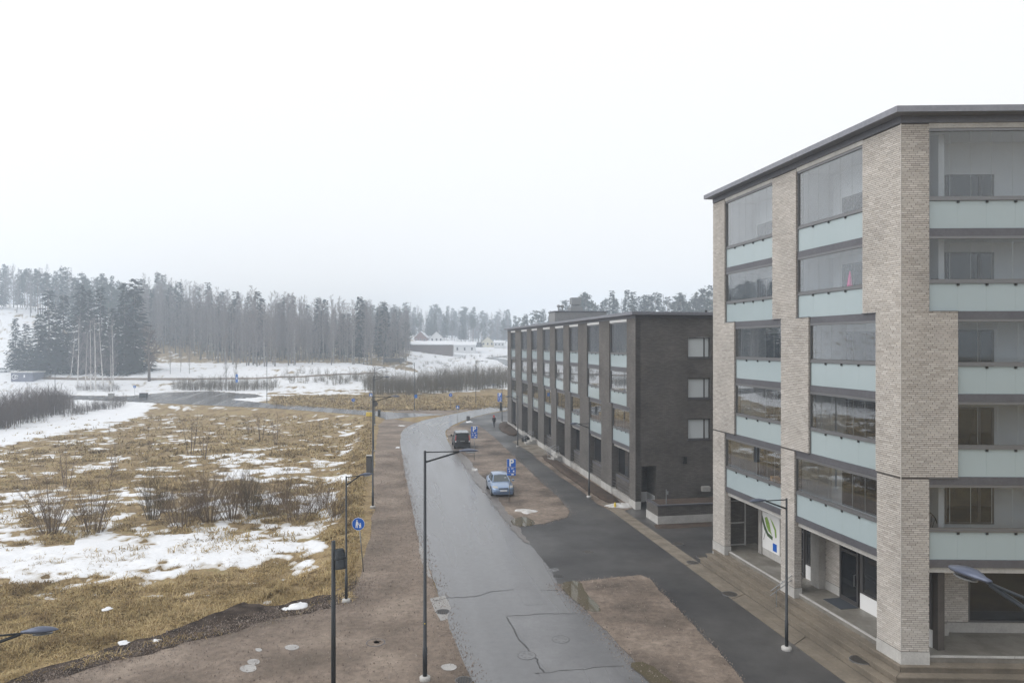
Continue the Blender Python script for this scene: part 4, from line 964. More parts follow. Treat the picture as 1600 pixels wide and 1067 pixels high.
# outside stairs of the dark building
for k, (u, v) in enumerate(((826, 686), (864, 706))):
    p = gp(u, v); st = thing('entry_stair', ['small entry stair with double handrail near the far end of the dark building', 'small entry stair with double handrail at the middle of the dark building'][k], 'stair', p)
    tq = FD.t(u, .8)
    for j in range(3):
        mb = MB(); mb.box(tq - .7, tq + .7, .02, 1.25 - .38 * j, .0 + .19 * j, .19 * (j + 1), T=FD); mb.build('step', M['conc'], st, org=p)
    for dt in (-.65, .65):
        for zo in (0, -.22):
            mb = MB(); mb.tube([FD(tq + dt, 1.6, .95 + zo), FD(tq + dt, .3, 1.6 + zo)], .025, 6); mb.build('handrail', M['galv'], st, org=p)
        for o in (1.2, .35): mb = MB(); mb.tube([FD(tq + dt, o, .0), FD(tq + dt, o, .95 + (1.6 - o) / 1.3 * .65)], .02, 5); mb.build('post', M['galv'], st, org=p)
mb = MB(); p = gp(821, 690); mb.tube([p, p + Vector((0, 0, .5)), p + Vector((0, 0, .8))], [.5, .55, .2], 9); o = mb.build('covered_grill', M['black']); tag(o, 'round black covered grill beside the far entry stair', 'grill')

# ------------------------------------------------------------------ street lamps
def lamp(pos, H, adir, arm, label, r0=.085, head=.68, collar=True, extra=None):
    pos = Vector(pos); root = thing('street_lamp', label, 'street lamp', pos, 'street lamps')
    adir = Vector((adir[0], adir[1], 0)).normalized(); up = Vector((0, 0, 1)); side = adir.cross(up)
    def b(mb, n, m, sm=False): return mb.build(n, m, root, org=pos, smooth=sm)
    mb = MB(); mb.tube([pos, pos + up * 1.2, pos + up * 1.21, pos + up * H], [r0, r0, r0 * .8, r0 * .55], 10); b(mb, 'pole', M['pole'], True)
    if collar:
        mb = MB(); mb.tube([pos - up * .05, pos + up * .12, pos + up * .16], [.2, .2, .13], 14); b(mb, 'foot_collar', M['lconc'], True)
    e = pos + up * (H - .06) + adir * arm
    mb = MB(); mb.tube([pos + up * (H - .05), e], .022, 7); b(mb, 'arm', M['pole'], True)
    mb = MB(); mb.tube([pos + up * (H - .42), e - up * .015 - adir * .05], .034, 7); b(mb, 'brace', M['pole'], True)
    # teardrop head
    rings = []; n = 14
    for f, wd, th, dz in ((-.06, .035, .035, 0), (.08, .045, .045, .0), (.2, .085, .06, .005), (.38, .125, .075, .01), (.6, .13, .07, .005), (.8, .095, .05, -.005), (.93, .045, .026, -.012), (1, .008, .006, -.02)):
        c = e + adir * f * head + up * (dz + .02)
        rings.append([c + side * math.cos(2 * math.pi * k / n) * wd * 1.05 + up * math.sin(2 * math.pi * k / n) * th * (1.0 if k <= n / 2 else .75) for k in range(n)])
    mb = MB(); mb.loft(rings); hd = mb.build('lamp_head', M['lamp'], root, org=pos, smooth=True, recalc=True)
    c = e + adir * .55 * head - up * .045; mb = MB(); mb.loft([[c + adir * math.cos(q) * .2 + side * math.sin(q) * .09 - up * z for q in np.linspace(0, 6.283, 12, endpoint=False)] for z in (0, .02)])
    o = mb.build('lens', M['lamp_lens'], root, org=pos, recalc=True); o.parent = hd
    if H > 8 and extra != 'plain':
        mb = MB(); c = pos + up * 2.1; f = Vector((0, -1, 0)); mb.disc(c + f * (r0 * .78), f, .022, .01, 8); b(mb, 'tag', M['yellow'])
    return root
NR, NL = (N2.x, N2.y), (-N2.x, -N2.y)
lamp(gp(664, 1062), 8.4, NR, 1.3, 'tall dark street lamp at the road edge, nearest whole one, on a round concrete foot')
lamp(gp(541, 940), 6.0, (.75, .66), .75, 'short street lamp on the bank just left of the round walking sign', .07)
lamp(gp(582.5, 793), 8.4, NR, 1.4, 'tall street lamp on the path edge beside the grey cabinet', extra='plain')
lamp(gp(583.5, 705), 8.6, NR, 1.2, 'tall street lamp on the path edge with a round sign back on its pole', extra='plain')
lamp(gp(585.5, 664), 8.8, NR, 1.0, 'tall street lamp at the end of the gravel path by the junction', extra='plain')
lamp(gp(647.5, 641), 8.9, (-.5, -.8), 1.2, 'street lamp across the junction carrying a small blue plate', extra='plain')
lamp(gp(743.5, 631), 8.9, (.9, -.4), 1.2, 'street lamp on the far grass verge beyond the road bend', extra='plain')
lamp(gp(784.5, 660), 6.0, NL, 1.0, 'short street lamp by the walking person at the dark building end', .07)
lamp(gp(809, 698), 6.1, NL, .9, 'short street lamp on the pavement by the far entry stair', .07)
lamp(gp(920.5, 777), 6.0, NL, .95, 'short street lamp beside the dark soil bed', .07)
lamp(gp(1229, 1015), 6.1, NL, .95, 'short street lamp in front of the pale building steps', .07)
lamp((6.62, 7.75, 0), 9.15, (-.12, 1), 1.75, 'large lamp head and arm low at the right edge of the picture', head=.72)
lamp((-11.75, 14.9, 0), 6.1, (.95, .31), 1.2, 'lamp head and arm at the left edge over the grass', .07)
lamp(gp(417, 631), 8.3, (.3, -.9), .8, 'street lamp on the snowy bank past the parking area', extra='plain')
lamp(gp(86, 627), 7.5, (-1, -.2), 1.0, 'street lamp rising from the left thicket', extra='plain')
p = gp(521, 1214); fl = thing('floodlight_pole', 'near black pole with a downward cylinder spotlight, cut by the lower edge', 'floodlight', p)
mb = MB(); mb.tube([p, p + Vector((0, 0, 6.72))], [.075, .058], 10); mb.build('pole', M['pole'], fl, org=p, smooth=True)
c = p + Vector((.2, -.05, 6.25)); ax = Vector((.18, -.35, -1)).normalized()
mb = MB(); mb.tube([c - ax * .26, c - ax * .2, c - ax * .02, c - ax * .01, c + ax * .05, c + ax * .06, c + ax * .3, c + ax * .31, c + ax * .22], [.10, .145, .15, .165, .165, .15, .155, .135, .12], 18); hd = mb.build('spotlight', M['pole'], fl, org=p, smooth=False, recalc=True)
mb = MB(); mb.disc(c + ax * .24, ax, .125, .01, 18); o = mb.build('lens', M['black'], fl, org=p); o.parent = hd
mb = MB(); mb.tube([p + Vector((0, 0, 6.3)), c], .03, 6); mb.build('bracket', M['pole'], fl, org=p)

# ------------------------------------------------------------------ signs
def text_mesh(txt, size):
    cu = bpy.data.curves.new('t', 'FONT'); cu.body = txt; cu.size = size; cu.align_x = 'CENTER'; cu.align_y = 'CENTER'; cu.extrude = .003; cu.offset = size * .035
    o = bpy.data.objects.new('t', cu); COL.objects.link(o); dg = bpy.context.evaluated_depsgraph_get(); me = bpy.data.meshes.new_from_object(o.evaluated_get(dg))
    bpy.data.objects.remove(o); return me
PM = text_mesh('P', .52)
PM.materials.clear(); PM.materials.append(M['wht'])
def sign_post(name, label, pos, H, face=(0, -1), lean=(0, 0), grp='road signs', r=.03):
    pos = Vector(pos); root = thing(name, label, 'road sign', pos, grp); top = pos + Vector((lean[0], lean[1], H))
    mb = MB(); mb.tube([pos, top], r, 8); mb.build('post', M['galv'], root, org=pos, smooth=True)
    f = Vector((face[0], face[1], 0)).normalized(); r_ = Vector((-f.y, f.x, 0)) * 1.0
    return root, pos, top, f, r_
def plate(root, pos, c, f, r_, w_, h_, m, name='panel', th=.02, back=True):
    mb = MB(); u = Vector((0, 0, 1))
    P = [c + r_ * sx * w_ / 2 + u * sz * h_ / 2 + f * q for q in (0, th) for sx, sz in ((-1, -1), (1, -1), (1, 1), (-1, 1))]
    mb.hexa(P); return mb.build(name, m, root, org=pos)
def p_sign(label, u, v, px_top, px_bot, face=(.05, -1)):
    d = gp(u, v).y; H = (v - px_top) * d / FPX
    root, pos, top, f, r_ = sign_post('parking_sign', label, gp(u, v), H, face, lean=((799 - 795) / FPX * d if u == 795 else 0, 0))
    s = (px_bot - px_top) * d / FPX; off = f * .035
    c = top - Vector((0, 0, s * .24)) + off
    plate(root, pos, c, f, r_, s * .54 + .03, s * .48 + .02, M['wht'], 'panel_rim', .012)
    pn = plate(root, pos, c + f * .012, f, r_, s * .54, s * .48, M['blue'])
    t = bpy.data.objects.new('letter', PM); COL.objects.link(t); t.parent = root
    t.scale = (s * .48 / .5 * 1.15,) * 3; t.rotation_euler = (math.radians(90), 0, math.atan2(f.x, -f.y)); t.location = c + f * .036 - pos
    for zc, hh, marks in ((.68, .34, ((-.3, .25, .22, .14), (.12, .28, .3, .14), (-.25, -.2, .1, .35), (.28, -.2, .18, .3))), (.95, .14, ((.15, 0, .3, .5),))):
        c = top - Vector((0, 0, s * zc)) + off
        plate(root, pos, c, f, r_, s * .54, s * hh, M['blue'], 'plate')
        for mx_, mz, mw, mh in marks:
            plate(root, pos, c + f * .021 + r_ * mx_ * s * .5 + Vector((0, 0, mz * s * hh)), f, r_, mw * s * .5, mh * s * hh, M['wht'], 'marking', .004)
p_sign('blue parking sign with two plates, standing right before the blue car', 795, 783, 717, 742)
p_sign('blue parking sign with two plates, beside the black van', 741, 719, 666, 684)
p_sign('blue parking sign far off near the road bend by the dark building end', 781, 641, 614, 627, (-.3, -1))
def round_sign(label, u, v, cv, dia_px, kind='walk', lean=(0, 0), face=(0, -1)):
    d = gp(u, v).y; H = (v - cv) * d / FPX + dia_px * d / FPX / 2; D_ = dia_px * d / FPX
    root, pos, top, f, r_ = sign_post('round_sign', label, gp(u, v), H, face, lean)
    c = top - Vector((0, 0, D_ / 2)) + f * .04
    mb = MB(); mb.disc(c, f, D_ / 2, .015, 28); mb.build('rim', M['wht'], root, org=pos)
    mb = MB(); mb.disc(c + f * .009, f, D_ / 2 * .95, .012, 28); mb.build('panel', M['blue'], root, org=pos)
    up = Vector((0, 0, 1))
    def pl(poly, nm='symbol'):
        mb = MB(); mb.quad(*[c + f * .018 + r_ * x * D_ + up * y * D_ for x, y in poly]); mb.build(nm, M['wht'], root, org=pos)
    if kind == 'walk':        # adult holding a child's hand
        for (x, y, q) in ((-.11, .27, .055), (.15, .04, .05)):
            pl([(x + q * math.cos(a), y + q * math.sin(a)) for a in np.linspace(0, 6.283, 10, endpoint=False)])
        pl([(-.17, .2), (-.05, .2), (.02, .02), (.10, -.08), (.06, -.1), (-.04, 0), (-.05, -.3), (-.11, -.3), (-.12, -.08), (-.16, -.3), (-.22, -.28), (-.2, -.02)])
        pl([(.09, -.02), (.21, -.02), (.22, -.3), (.17, -.3), (.15, -.17), (.12, -.3), (.07, -.3)])
    else:
        pl([(-.05, -.2), (.05, -.2), (.05, .02), (.2, .2), (.12, .24), (0, .1), (-.05, .02)])
    return root
round_sign('round blue walking path sign on a leaning pole beside the gravel path', 568, 893, 818, 20, lean=(-.27, 0))
round_sign('small round blue sign at the field corner by the side road', 552, 648, 625, 5.6, 'x')
round_sign('small round blue sign on the straw grass across the junction', 704, 640, 617, 5.6, 'x')
def square_sign(label, u, v, cv, s_px, tri=True, face=(0, -1), hgt=None):
    d = gp(u, v).y if v > 600 else hit(u, v).y; base = gp(u, v) if v > 615 else hit(u, v)
    d = base.y; s = s_px * d / FPX; hh = (hgt or s_px) * d / FPX; H = (v - cv) * d / FPX + hh / 2
    root, pos, top, f, r_ = sign_post('crossing_sign' if tri else 'blue_sign', label, base, H, face)
    c = top - Vector((0, 0, hh / 2)) + f * .035
    plate(root, pos, c, f, r_, s, hh, M['sblue'])
    up = Vector((0, 0, 1)); mb = MB()
    if tri: mb.quad(*[c + f * .024 + r_ * x * s + up * y * hh for x, y in ((-.36, -.34), (.36, -.34), (0, .4))])
    else: mb.quad(*[c + f * .024 + r_ * x * s + up * y * hh for x, y in ((-.2, -.12), (.2, -.12), (.2, .12), (-.2, .12))])
    mb.build('symbol', M['wht'], root, org=pos)
    return root
square_sign('blue pedestrian crossing sign by the litter bin at the bend', 715, 663, 636, 5.2)
square_sign('blue pedestrian crossing sign behind the path lamp at the junction', 579.5, 662, 617, 5)
square_sign('tall narrow blue sign at the far parking area', 370, 613, 591, 3.6, False, hgt=13)
square_sign('small blue sign by the dark bin at the far parking entrance', 210.5, 621, 604, 4, False)
# small plates carried by lamps
d = gp(647.5, 641).y; mb = MB(); c = gp(647.5, 641) + Vector((.25, -.12, (641 - 619) * d / FPX)); mb.box(c.x - .2, c.x + .28, c.y, c.y + .02, c.z - .33, c.z + .33)
o = mb.build('lamp_plate', M['sblue']); tag(o, 'small blue plate fixed to the lamp across the junction', 'sign plate')
d = gp(583.5, 705).y; c = gp(583.5, 705) + Vector((.18, .1, (705 - 631) * d / FPX)); mb = MB(); mb.disc(c, (0, 1, 0), .32, .02, 20); o = mb.build('reversed_sign', M['frame']); tag(o, 'dark back of a round sign on the path lamp', 'road sign')
c = gp(784.5, 660) + Vector((-.18, -.05, 2.7)); mb = MB(); mb.box(c.x - .17, c.x + .12, c.y - .15, c.y + .1, c.z - .9, c.z + .45); mb.tube([c + Vector((-.02, -.16, .2)), c + Vector((-.02, -.3, .25))], .13, 8); o = mb.build('signal_box', M['black']); tag(o, 'black box fixed to the lamp by the walking person', 'box')
p = gp(1041, 818); r0 = thing('thin_post', 'thin bare grey signpost before the brick planter', 'post', p); mb = MB(); mb.tube([p, p + Vector((0, 0, 2.35))], .03, 8); mb.build('post', M['galv'], r0, org=p); mb = MB(); mb.box(p.x - .02, p.x + .14, p.y - .05, p.y - .03, p.z + 2.0, p.z + 2.25); mb.build('plate', M['galv'], r0, org=p)

# ------------------------------------------------------------------ bins, cabinet, small things
def bevel_box(name, c, sx, sy, sz, m, parent=None, bev=.03):
    bm = bmesh.new(); bmesh.ops.create_cube(bm, size=1); bmesh.ops.scale(bm, vec=(sx, sy, sz), verts=bm.verts); bmesh.ops.translate(bm, vec=(0, 0, sz / 2), verts=bm.verts)
    bmesh.ops.bevel(bm, geom=bm.edges, offset=bev, segments=2, affect='EDGES')
    me = bpy.data.meshes.new(name); bm.to_mesh(me); bm.free(); me.materials.append(m); o = bpy.data.objects.new(name, me); COL.objects.link(o); o.location = c
    if parent is not None: o.parent = parent
    return o
p = gp(577, 741); r0 = thing('electric_cabinet', 'narrow grey electric cabinet on the bank beside the path lamp', 'cabinet', p)
bevel_box('body', (0, 0, 0), .5, .4, 1.75, M['pole'], r0); bevel_box('lid', (0, 0, 1.75), .56, .46, .08, M['lconc'], r0, .02); bevel_box('door', (-.02, -.205, .2), .42, .03, 1.4, M['frame'], r0, .01)
def bin_(label, u, v, m, w_=.5, h_=1.0, lid=None):
    p = gp(u, v); r0 = thing('litter_bin', label, 'bin', p); mb = MB(); mb.tube([p, p + Vector((0, 0, .06)), p + Vector((0, 0, h_ * .82))], [w_ * .40, w_ * .46, w_ * .5], 12); mb.build('body', m, r0, org=p, smooth=False)
    mb = MB(); mb.tube([p + Vector((0, 0, h_ * .82)), p + Vector((0, 0, h_ * .9)), p + Vector((0, 0, h_))], [w_ * .54, w_ * .54, w_ * .3], 12); mb.build('lid', lid or m, r0, org=p)
bin_('dark litter bin on the pavement corner at the road bend', 731.5, 659.5, M['frame'], .55, 1.0)
bin_('dark litter bin by the junction beside the path lamps', 592.5, 650, M['pole'], .5, 1.1)
p = gp(577, 650); r0 = thing('grit_bin', 'yellow grit bin behind the path lamps at the junction', 'grit bin', p); bevel_box('body', (0, 0, 0), 1.0, .7, .5, M['yellow'], r0, .04); o = bevel_box('lid', (0, 0, .5), 1.06, .76, .14, M['yellow'], r0, .05)
p = gp(224.5, 621); r0 = thing('waste_container', 'dark waste container at the far parking entrance', 'container', p); bevel_box('body', (0, 0, 0), 1.6, 1.0, .95, M['pole'], r0, .06); bevel_box('lid', (0, 0, .95), 1.68, 1.06, .12, M['frame'], r0, .04)
p = gp(174, 622); r0 = thing('utility_box', 'pale brown utility box at the end of the left thicket', 'box', p); bevel_box('body', (0, 0, 0), 1.1, .8, 1.0, M['conc'], r0, .05); bevel_box('lid', (0, 0, 1.0), 1.2, .9, .1, M['conc'], r0, .03)
p = gp(961, 793); mb = MB(); mb.tube([p, p + Vector((0, 0, .35)), p + Vector((0, 0, .4))], [.09, .07, .03], 8); o = mb.build('marker_cone', M['yellow']); tag(o, 'tiny yellow marker beside the dirty snow heap', 'marker')
# manholes and drains
def manhole(label, u, v, r, grate=False, z=.03, m='iron'):
    p = gp(u, v, z); r0 = thing('drain_grate' if grate else 'manhole_cover', label, 'drain' if grate else 'manhole', p)
    mb = MB(); n = 24
    mb.loft([[(p.x + math.cos(a) * q, p.y + math.sin(a) * q, z + h) for a in np.linspace(0, 6.283, n, endpoint=False)] for q, h in ((r + .03, -.04), (r + .025, .0), (r, .004), (r - .01, -.01))], cap=False); mb.build('ring', M['asphalt3'], r0, org=p)
    mb = MB(); mb.disc((p.x, p.y, z - .004), (0, 0, 1), r - .015, .012, 24); mb.build('cover', M[m], r0, org=p)
    if grate:
        for k in (-2, -1, 0, 1, 2):
            q = k * r * .32; h = math.sqrt(max(.01, (r * .9) ** 2 - q * q)); mb = MB(); mb.box(p.x + q - .028, p.x + q + .028, p.y - h, p.y + h, z + .003, z + .012); mb.build('slot', M['black'], r0, org=p)
    else:
        mb = MB()
        for k in range(6):
            a = k * math.pi / 3; c_ = Vector((p.x + math.cos(a) * r * .55, p.y + math.sin(a) * r * .55, z)); mb.box(c_.x - .05, c_.x + .05, c_.y - .05, c_.y + .05, z + .001, z + .008)
        mb.build('relief', M[m], r0, org=p)
manhole('round drain grate on a pale patch at the left road edge', 692, 955, .3, True, .016)
manhole('round manhole cover sunk in the gravel yard left of the near lamp', 587, 1003, .36, z=.012, m='gravel')
manhole('manhole cover in the square asphalt patch of the near road', 876, 998, .36, z=.018, m='asphalt3')
manhole('manhole cover at the edge of the near asphalt patch', 823, 1023, .36, z=.018, m='asphalt3')
manhole('small manhole cover beside the puddle at the driveway mouth', 865, 890, .28, z=.02, m='asphalt3')
manhole('drain grate next to the small cover at the driveway mouth', 872, 900, .28, True, .02)
manhole('dark manhole cover alone in the middle of the driveway asphalt', 919, 862, .3, z=.015)
manhole('manhole cover in the paving before the planter', 1059, 849, .36, z=.052)
manhole('upper of two manhole covers by the far pillar of the pale building', 1096, 869, .3, z=.055)
manhole('lower of two manhole covers by the far pillar of the pale building', 1082, 878, .3, z=.055)
manhole('manhole cover in the paving opposite the short near lamp', 1140, 927, .34, z=.052)
manhole('manhole cover on the lowest step before the corner pillar', 1344, 1030, .36, z=.33)
manhole('muddy grate by the foot of the near tall lamp', 725, 1062, .3, True, .014)

# ------------------------------------------------------------------ vehicles
def ring_body(x, hw, zl, zt):
    h = zt - zl
    r = [(x, -hw * .9, zl), (x, -hw, zl + h * .22), (x, -hw, zl + h * .62), (x, -hw * .955, zl + h * .86), (x, -hw * .80, zt - .01), (x, -hw * .4, zt + .012), (x, hw * .4, zt + .012), (x, hw * .80, zt - .01), (x, hw * .955, zl + h * .86), (x, hw, zl + h * .62), (x, hw, zl + h * .22), (x, hw * .9, zl)]
    return r
def vehicle(label, pos, heading, paint, stations, cabin, wheels_x, wr, hw, glass, name='parked_car', van=False, roofmat=None):
    root = thing(name, label, 'van' if van else 'car', pos); root.rotation_euler = (0, 0, heading)
    def b(mb, n, m, sm=False, par=None): return mb.build(n, m, par or root, org=(0, 0, 0), smooth=sm, recalc=True, uv=False)
    mb = MB(); mb.loft([ring_body(*s) for s in stations]); body = b(mb, 'body', paint, True)
    # cabin: belt ring and roof ring given as lists of (x, y, z)
    belt, roof = cabin; n = len(belt)
    faces = []
    def sym(l): return [(x, -y, z) for x, y, z in l]
    L0, L1 = belt, roof; R0, R1 = sym(belt), sym(roof)
    mb = MB()
    for i in range(n - 1):
        mb.quad(L0[i], L0[i + 1], L1[i + 1], L1[i]); mb.quad(R0[i + 1], R0[i], R1[i], R1[i + 1])
    mb.quad(R0[0], L0[0], L1[0], R1[0]); mb.quad(L0[-1], R0[-1], R1[-1], L1[-1])
    b(mb, 'cabin', paint)
    mb = MB()
    for i in range(n - 1): 
        mid0 = (L1[i][0], 0, L1[i][2] + .03); mid1 = (L1[i + 1][0], 0, L1[i + 1][2] + .03)
        mb.quad(L1[i], L1[i + 1], mid1, mid0); mb.quad(mid0, mid1, R1[i + 1], R1[i])
    b(mb, 'roof', roofmat or paint, True)
    def pane(nm, P, s=.86, m=glass, off=.008):
        P = [Vector(p) for p in P]; c = sum(P, Vector()) / len(P); nr = (P[1] - P[0]).cross(P[2] - P[0]).normalized()
        if nr.dot(c - Vector((-.2, 0, .8))) < 0: nr = -nr
        Q = [c + (p - c) * s + nr * off for p in P]; mb = MB(); mb.quad(*Q); return b(mb, nm, m)
    pane('windscreen', [R0[0], L0[0], L1[0], R1[0]], .9)
    pane('rear_window', [L0[-1], R0[-1], R1[-1], L1[-1]], .86)
    for i in range(n - 1):
        pane('side_window', [L0[i], L0[i + 1], L1[i + 1], L1[i]]); pane('side_window', [R0[i + 1], R0[i], R1[i], R1[i + 1]])
    for x in wheels_x:
        for s in (-1, 1):
            mb = MB(); mb.disc((x, s * (hw - .10), wr), (0, 1, 0), wr, .22, 18); wl = b(mb, 'wheel', M['black'])
            mb = MB(); mb.disc((x, s * (hw + .005), wr), (0, 1, 0), wr * .66, .03, 14); b(mb, 'rim', M['galv'], par=wl)
            mb = MB(); mb.disc((x, s * (hw - .02), wr + .02), (0, 1, 0), wr + .07, .05, 18); b(mb, 'wheel_arch', M['black'])
    return root, b
def cpaint(name, col): 
    m = mat(name, col, .28, .35, .6); m.node_tree.nodes['Principled BSDF'].inputs['Coat Weight'].default_value = .6; return m
carglass = mat('car_glass', (.05, .065, .07), .04, 0, .8)
# blue saloon, nose towards the camera
bp_ = cpaint('blue_paint', (.23, .32, .47))
pos = gp(780.5, 767.5, .03); hd = math.atan2(-S2.y, -S2.x) - .02
st = [(2.14, .52, .36, .60), (2.08, .70, .26, .68), (1.9, .80, .2, .76), (1.5, .85, .18, .84), (1.0, .86, .18, .93), (.5, .86, .18, .95), (-.4, .865, .18, .97), (-1.3, .86, .2, 1.0), (-1.75, .83, .22, 1.0), (-2.05, .76, .28, .96), (-2.15, .62, .4, .85)]
belt = [(1.02, .70, .94), (.1, .765, .95), (-.8, .765, .97), (-1.65, .66, 1.0)]; roof = [(.30, .54, 1.37), (-.1, .58, 1.42), (-.75, .57, 1.42), (-1.15, .53, 1.37)]
root, b = vehicle('light blue saloon car parked on the gravel, nose towards the viewer', pos, hd, bp_, st, (belt, roof), (1.3, -1.3), .31, .86, carglass)
root.scale = (1.07, 1.07, 1.07)
for s in (-1, 1):
    mb = MB(); mb.hexa([(2.11, s * .42, .58), (2.0, s * .72, .58), (1.72, s * .80, .66), (1.84, s * .42, .70), (2.10, s * .42, .70), (1.99, s * .70, .71), (1.72, s * .78, .79), (1.86, s * .42, .79)]); b(mb, 'headlight', mat('headlamp', (.42, .41, .37), .15))
    mb = MB(); mb.box(.72, .88, s * .93 - .09, s * .93 + .09, .95, 1.08); b(mb, 'mirror', bp_)
    mb = MB(); mb.box(-.35, -.2, s * .866 - .01, s * .866 + .012, .78, .82); b(mb, 'door_handle', M['frame'])
mb = MB(); mb.box(2.08, 2.15, -.36, .36, .60, .68); b(mb, 'grille', M['black'])
mb = MB(); mb.box(2.0, 2.17, -.72, .72, .22, .40); b(mb, 'bumper', mat('bumper_blue', (.10, .14, .22), .5))
mb = MB(); mb.box(2.16, 2.185, -.26, .26, .44, .55); b(mb, 'number_plate', M['wht'])
mb = MB(); mb.tube([(.62, .36 + .17 * math.cos(a), 1.05 + .14 * math.sin(a)) for a in np.linspace(0, 6.283, 14)], .02, 5); b(mb, 'steering_wheel', M['wht'])
# black van seen from behind
kp = mat('black_paint', (.010, .010, .011), .35, 0, .4)
pos = gp(720, 697, .02); hd = math.atan2(S2.y, S2.x) - .02
st = [(2.35, .6, .4, .75), (2.25, .82, .3, .95), (1.9, .92, .25, 1.05), (1.4, .95, .25, 1.12), (0, .955, .25, 1.15), (-1.5, .955, .25, 1.15), (-2.25, .94, .27, 1.15), (-2.36, .90, .34, 1.12)]
belt = [(1.75, .80, 1.08), (.6, .91, 1.13), (-.9, .92, 1.14), (-2.34, .88, 1.13)]; roof = [(.85, .70, 1.84), (.2, .77, 1.90), (-.9, .78, 1.91), (-2.18, .75, 1.87)]
root, b = vehicle('black van parked beside the road, seen from behind', pos, hd, kp, st, (belt, roof), (1.5, -1.5), .33, .95, mat('van_glass', (.006, .007, .008), .12, 0, .35), 'parked_van', True, mat('van_roof_sky_sheen', (.10, .105, .11), .12, .3, .8))  # black van's roof coloured paler to stand in for reflected sky
for s in (-1, 1):
    mb = MB(); mb.hexa([(-2.30, s * .86, 1.0), (-2.40, s * .86, 1.0), (-2.40, s * .78, 1.0), (-2.30, s * .78, 1.0), (-2.22, s * .80, 1.62), (-2.30, s * .80, 1.62), (-2.30, s * .73, 1.62), (-2.22, s * .73, 1.62)]); tl = b(mb, 'tail_light', mat('tail_red', (.5, .015, .02), .25))
    mb = MB(); mb.box(-2.42, -2.36, s * .80 - .06, s * .80 + .06, .82, .99); b(mb, 'reversing_light', M['wht'])
    mb = MB(); mb.box(1.1, 1.25, s * 1.05 - .1, s * 1.05 + .1, 1.1, 1.32); b(mb, 'mirror', kp)
mb = MB(); mb.box(-2.46, -2.3, -.9, .9, .32, .58); b(mb, 'bumper', M['black']); mb = MB(); mb.box(-2.40, -2.37, -.26, .26, .88, .98); b(mb, 'number_plate', M['galv'])
# parked car up on the far left road
pos = hit(4, 582); 
st2 = [(2.1, .6, .36, .62), (1.9, .8, .2, .78), (1.0, .86, .18, .93), (-.4, .865, .18, .97), (-1.75, .83, .22, 1.0), (-2.1, .62, .4, .85)]
belt = [(1.02, .70, .94), (.1, .765, .95), (-.8, .765, .97), (-1.65, .66, 1.0)]; roof = [(.30, .54, 1.37), (-.1, .58, 1.42), (-.75, .57, 1.42), (-1.15, .53, 1.37)]
vehicle('pale car half hidden at the left edge by the hill road', pos, math.radians(8), mat('pale_paint', (.55, .56, .57), .35), st2, (belt, roof), (1.3, -1.3), .31, .86, carglass)

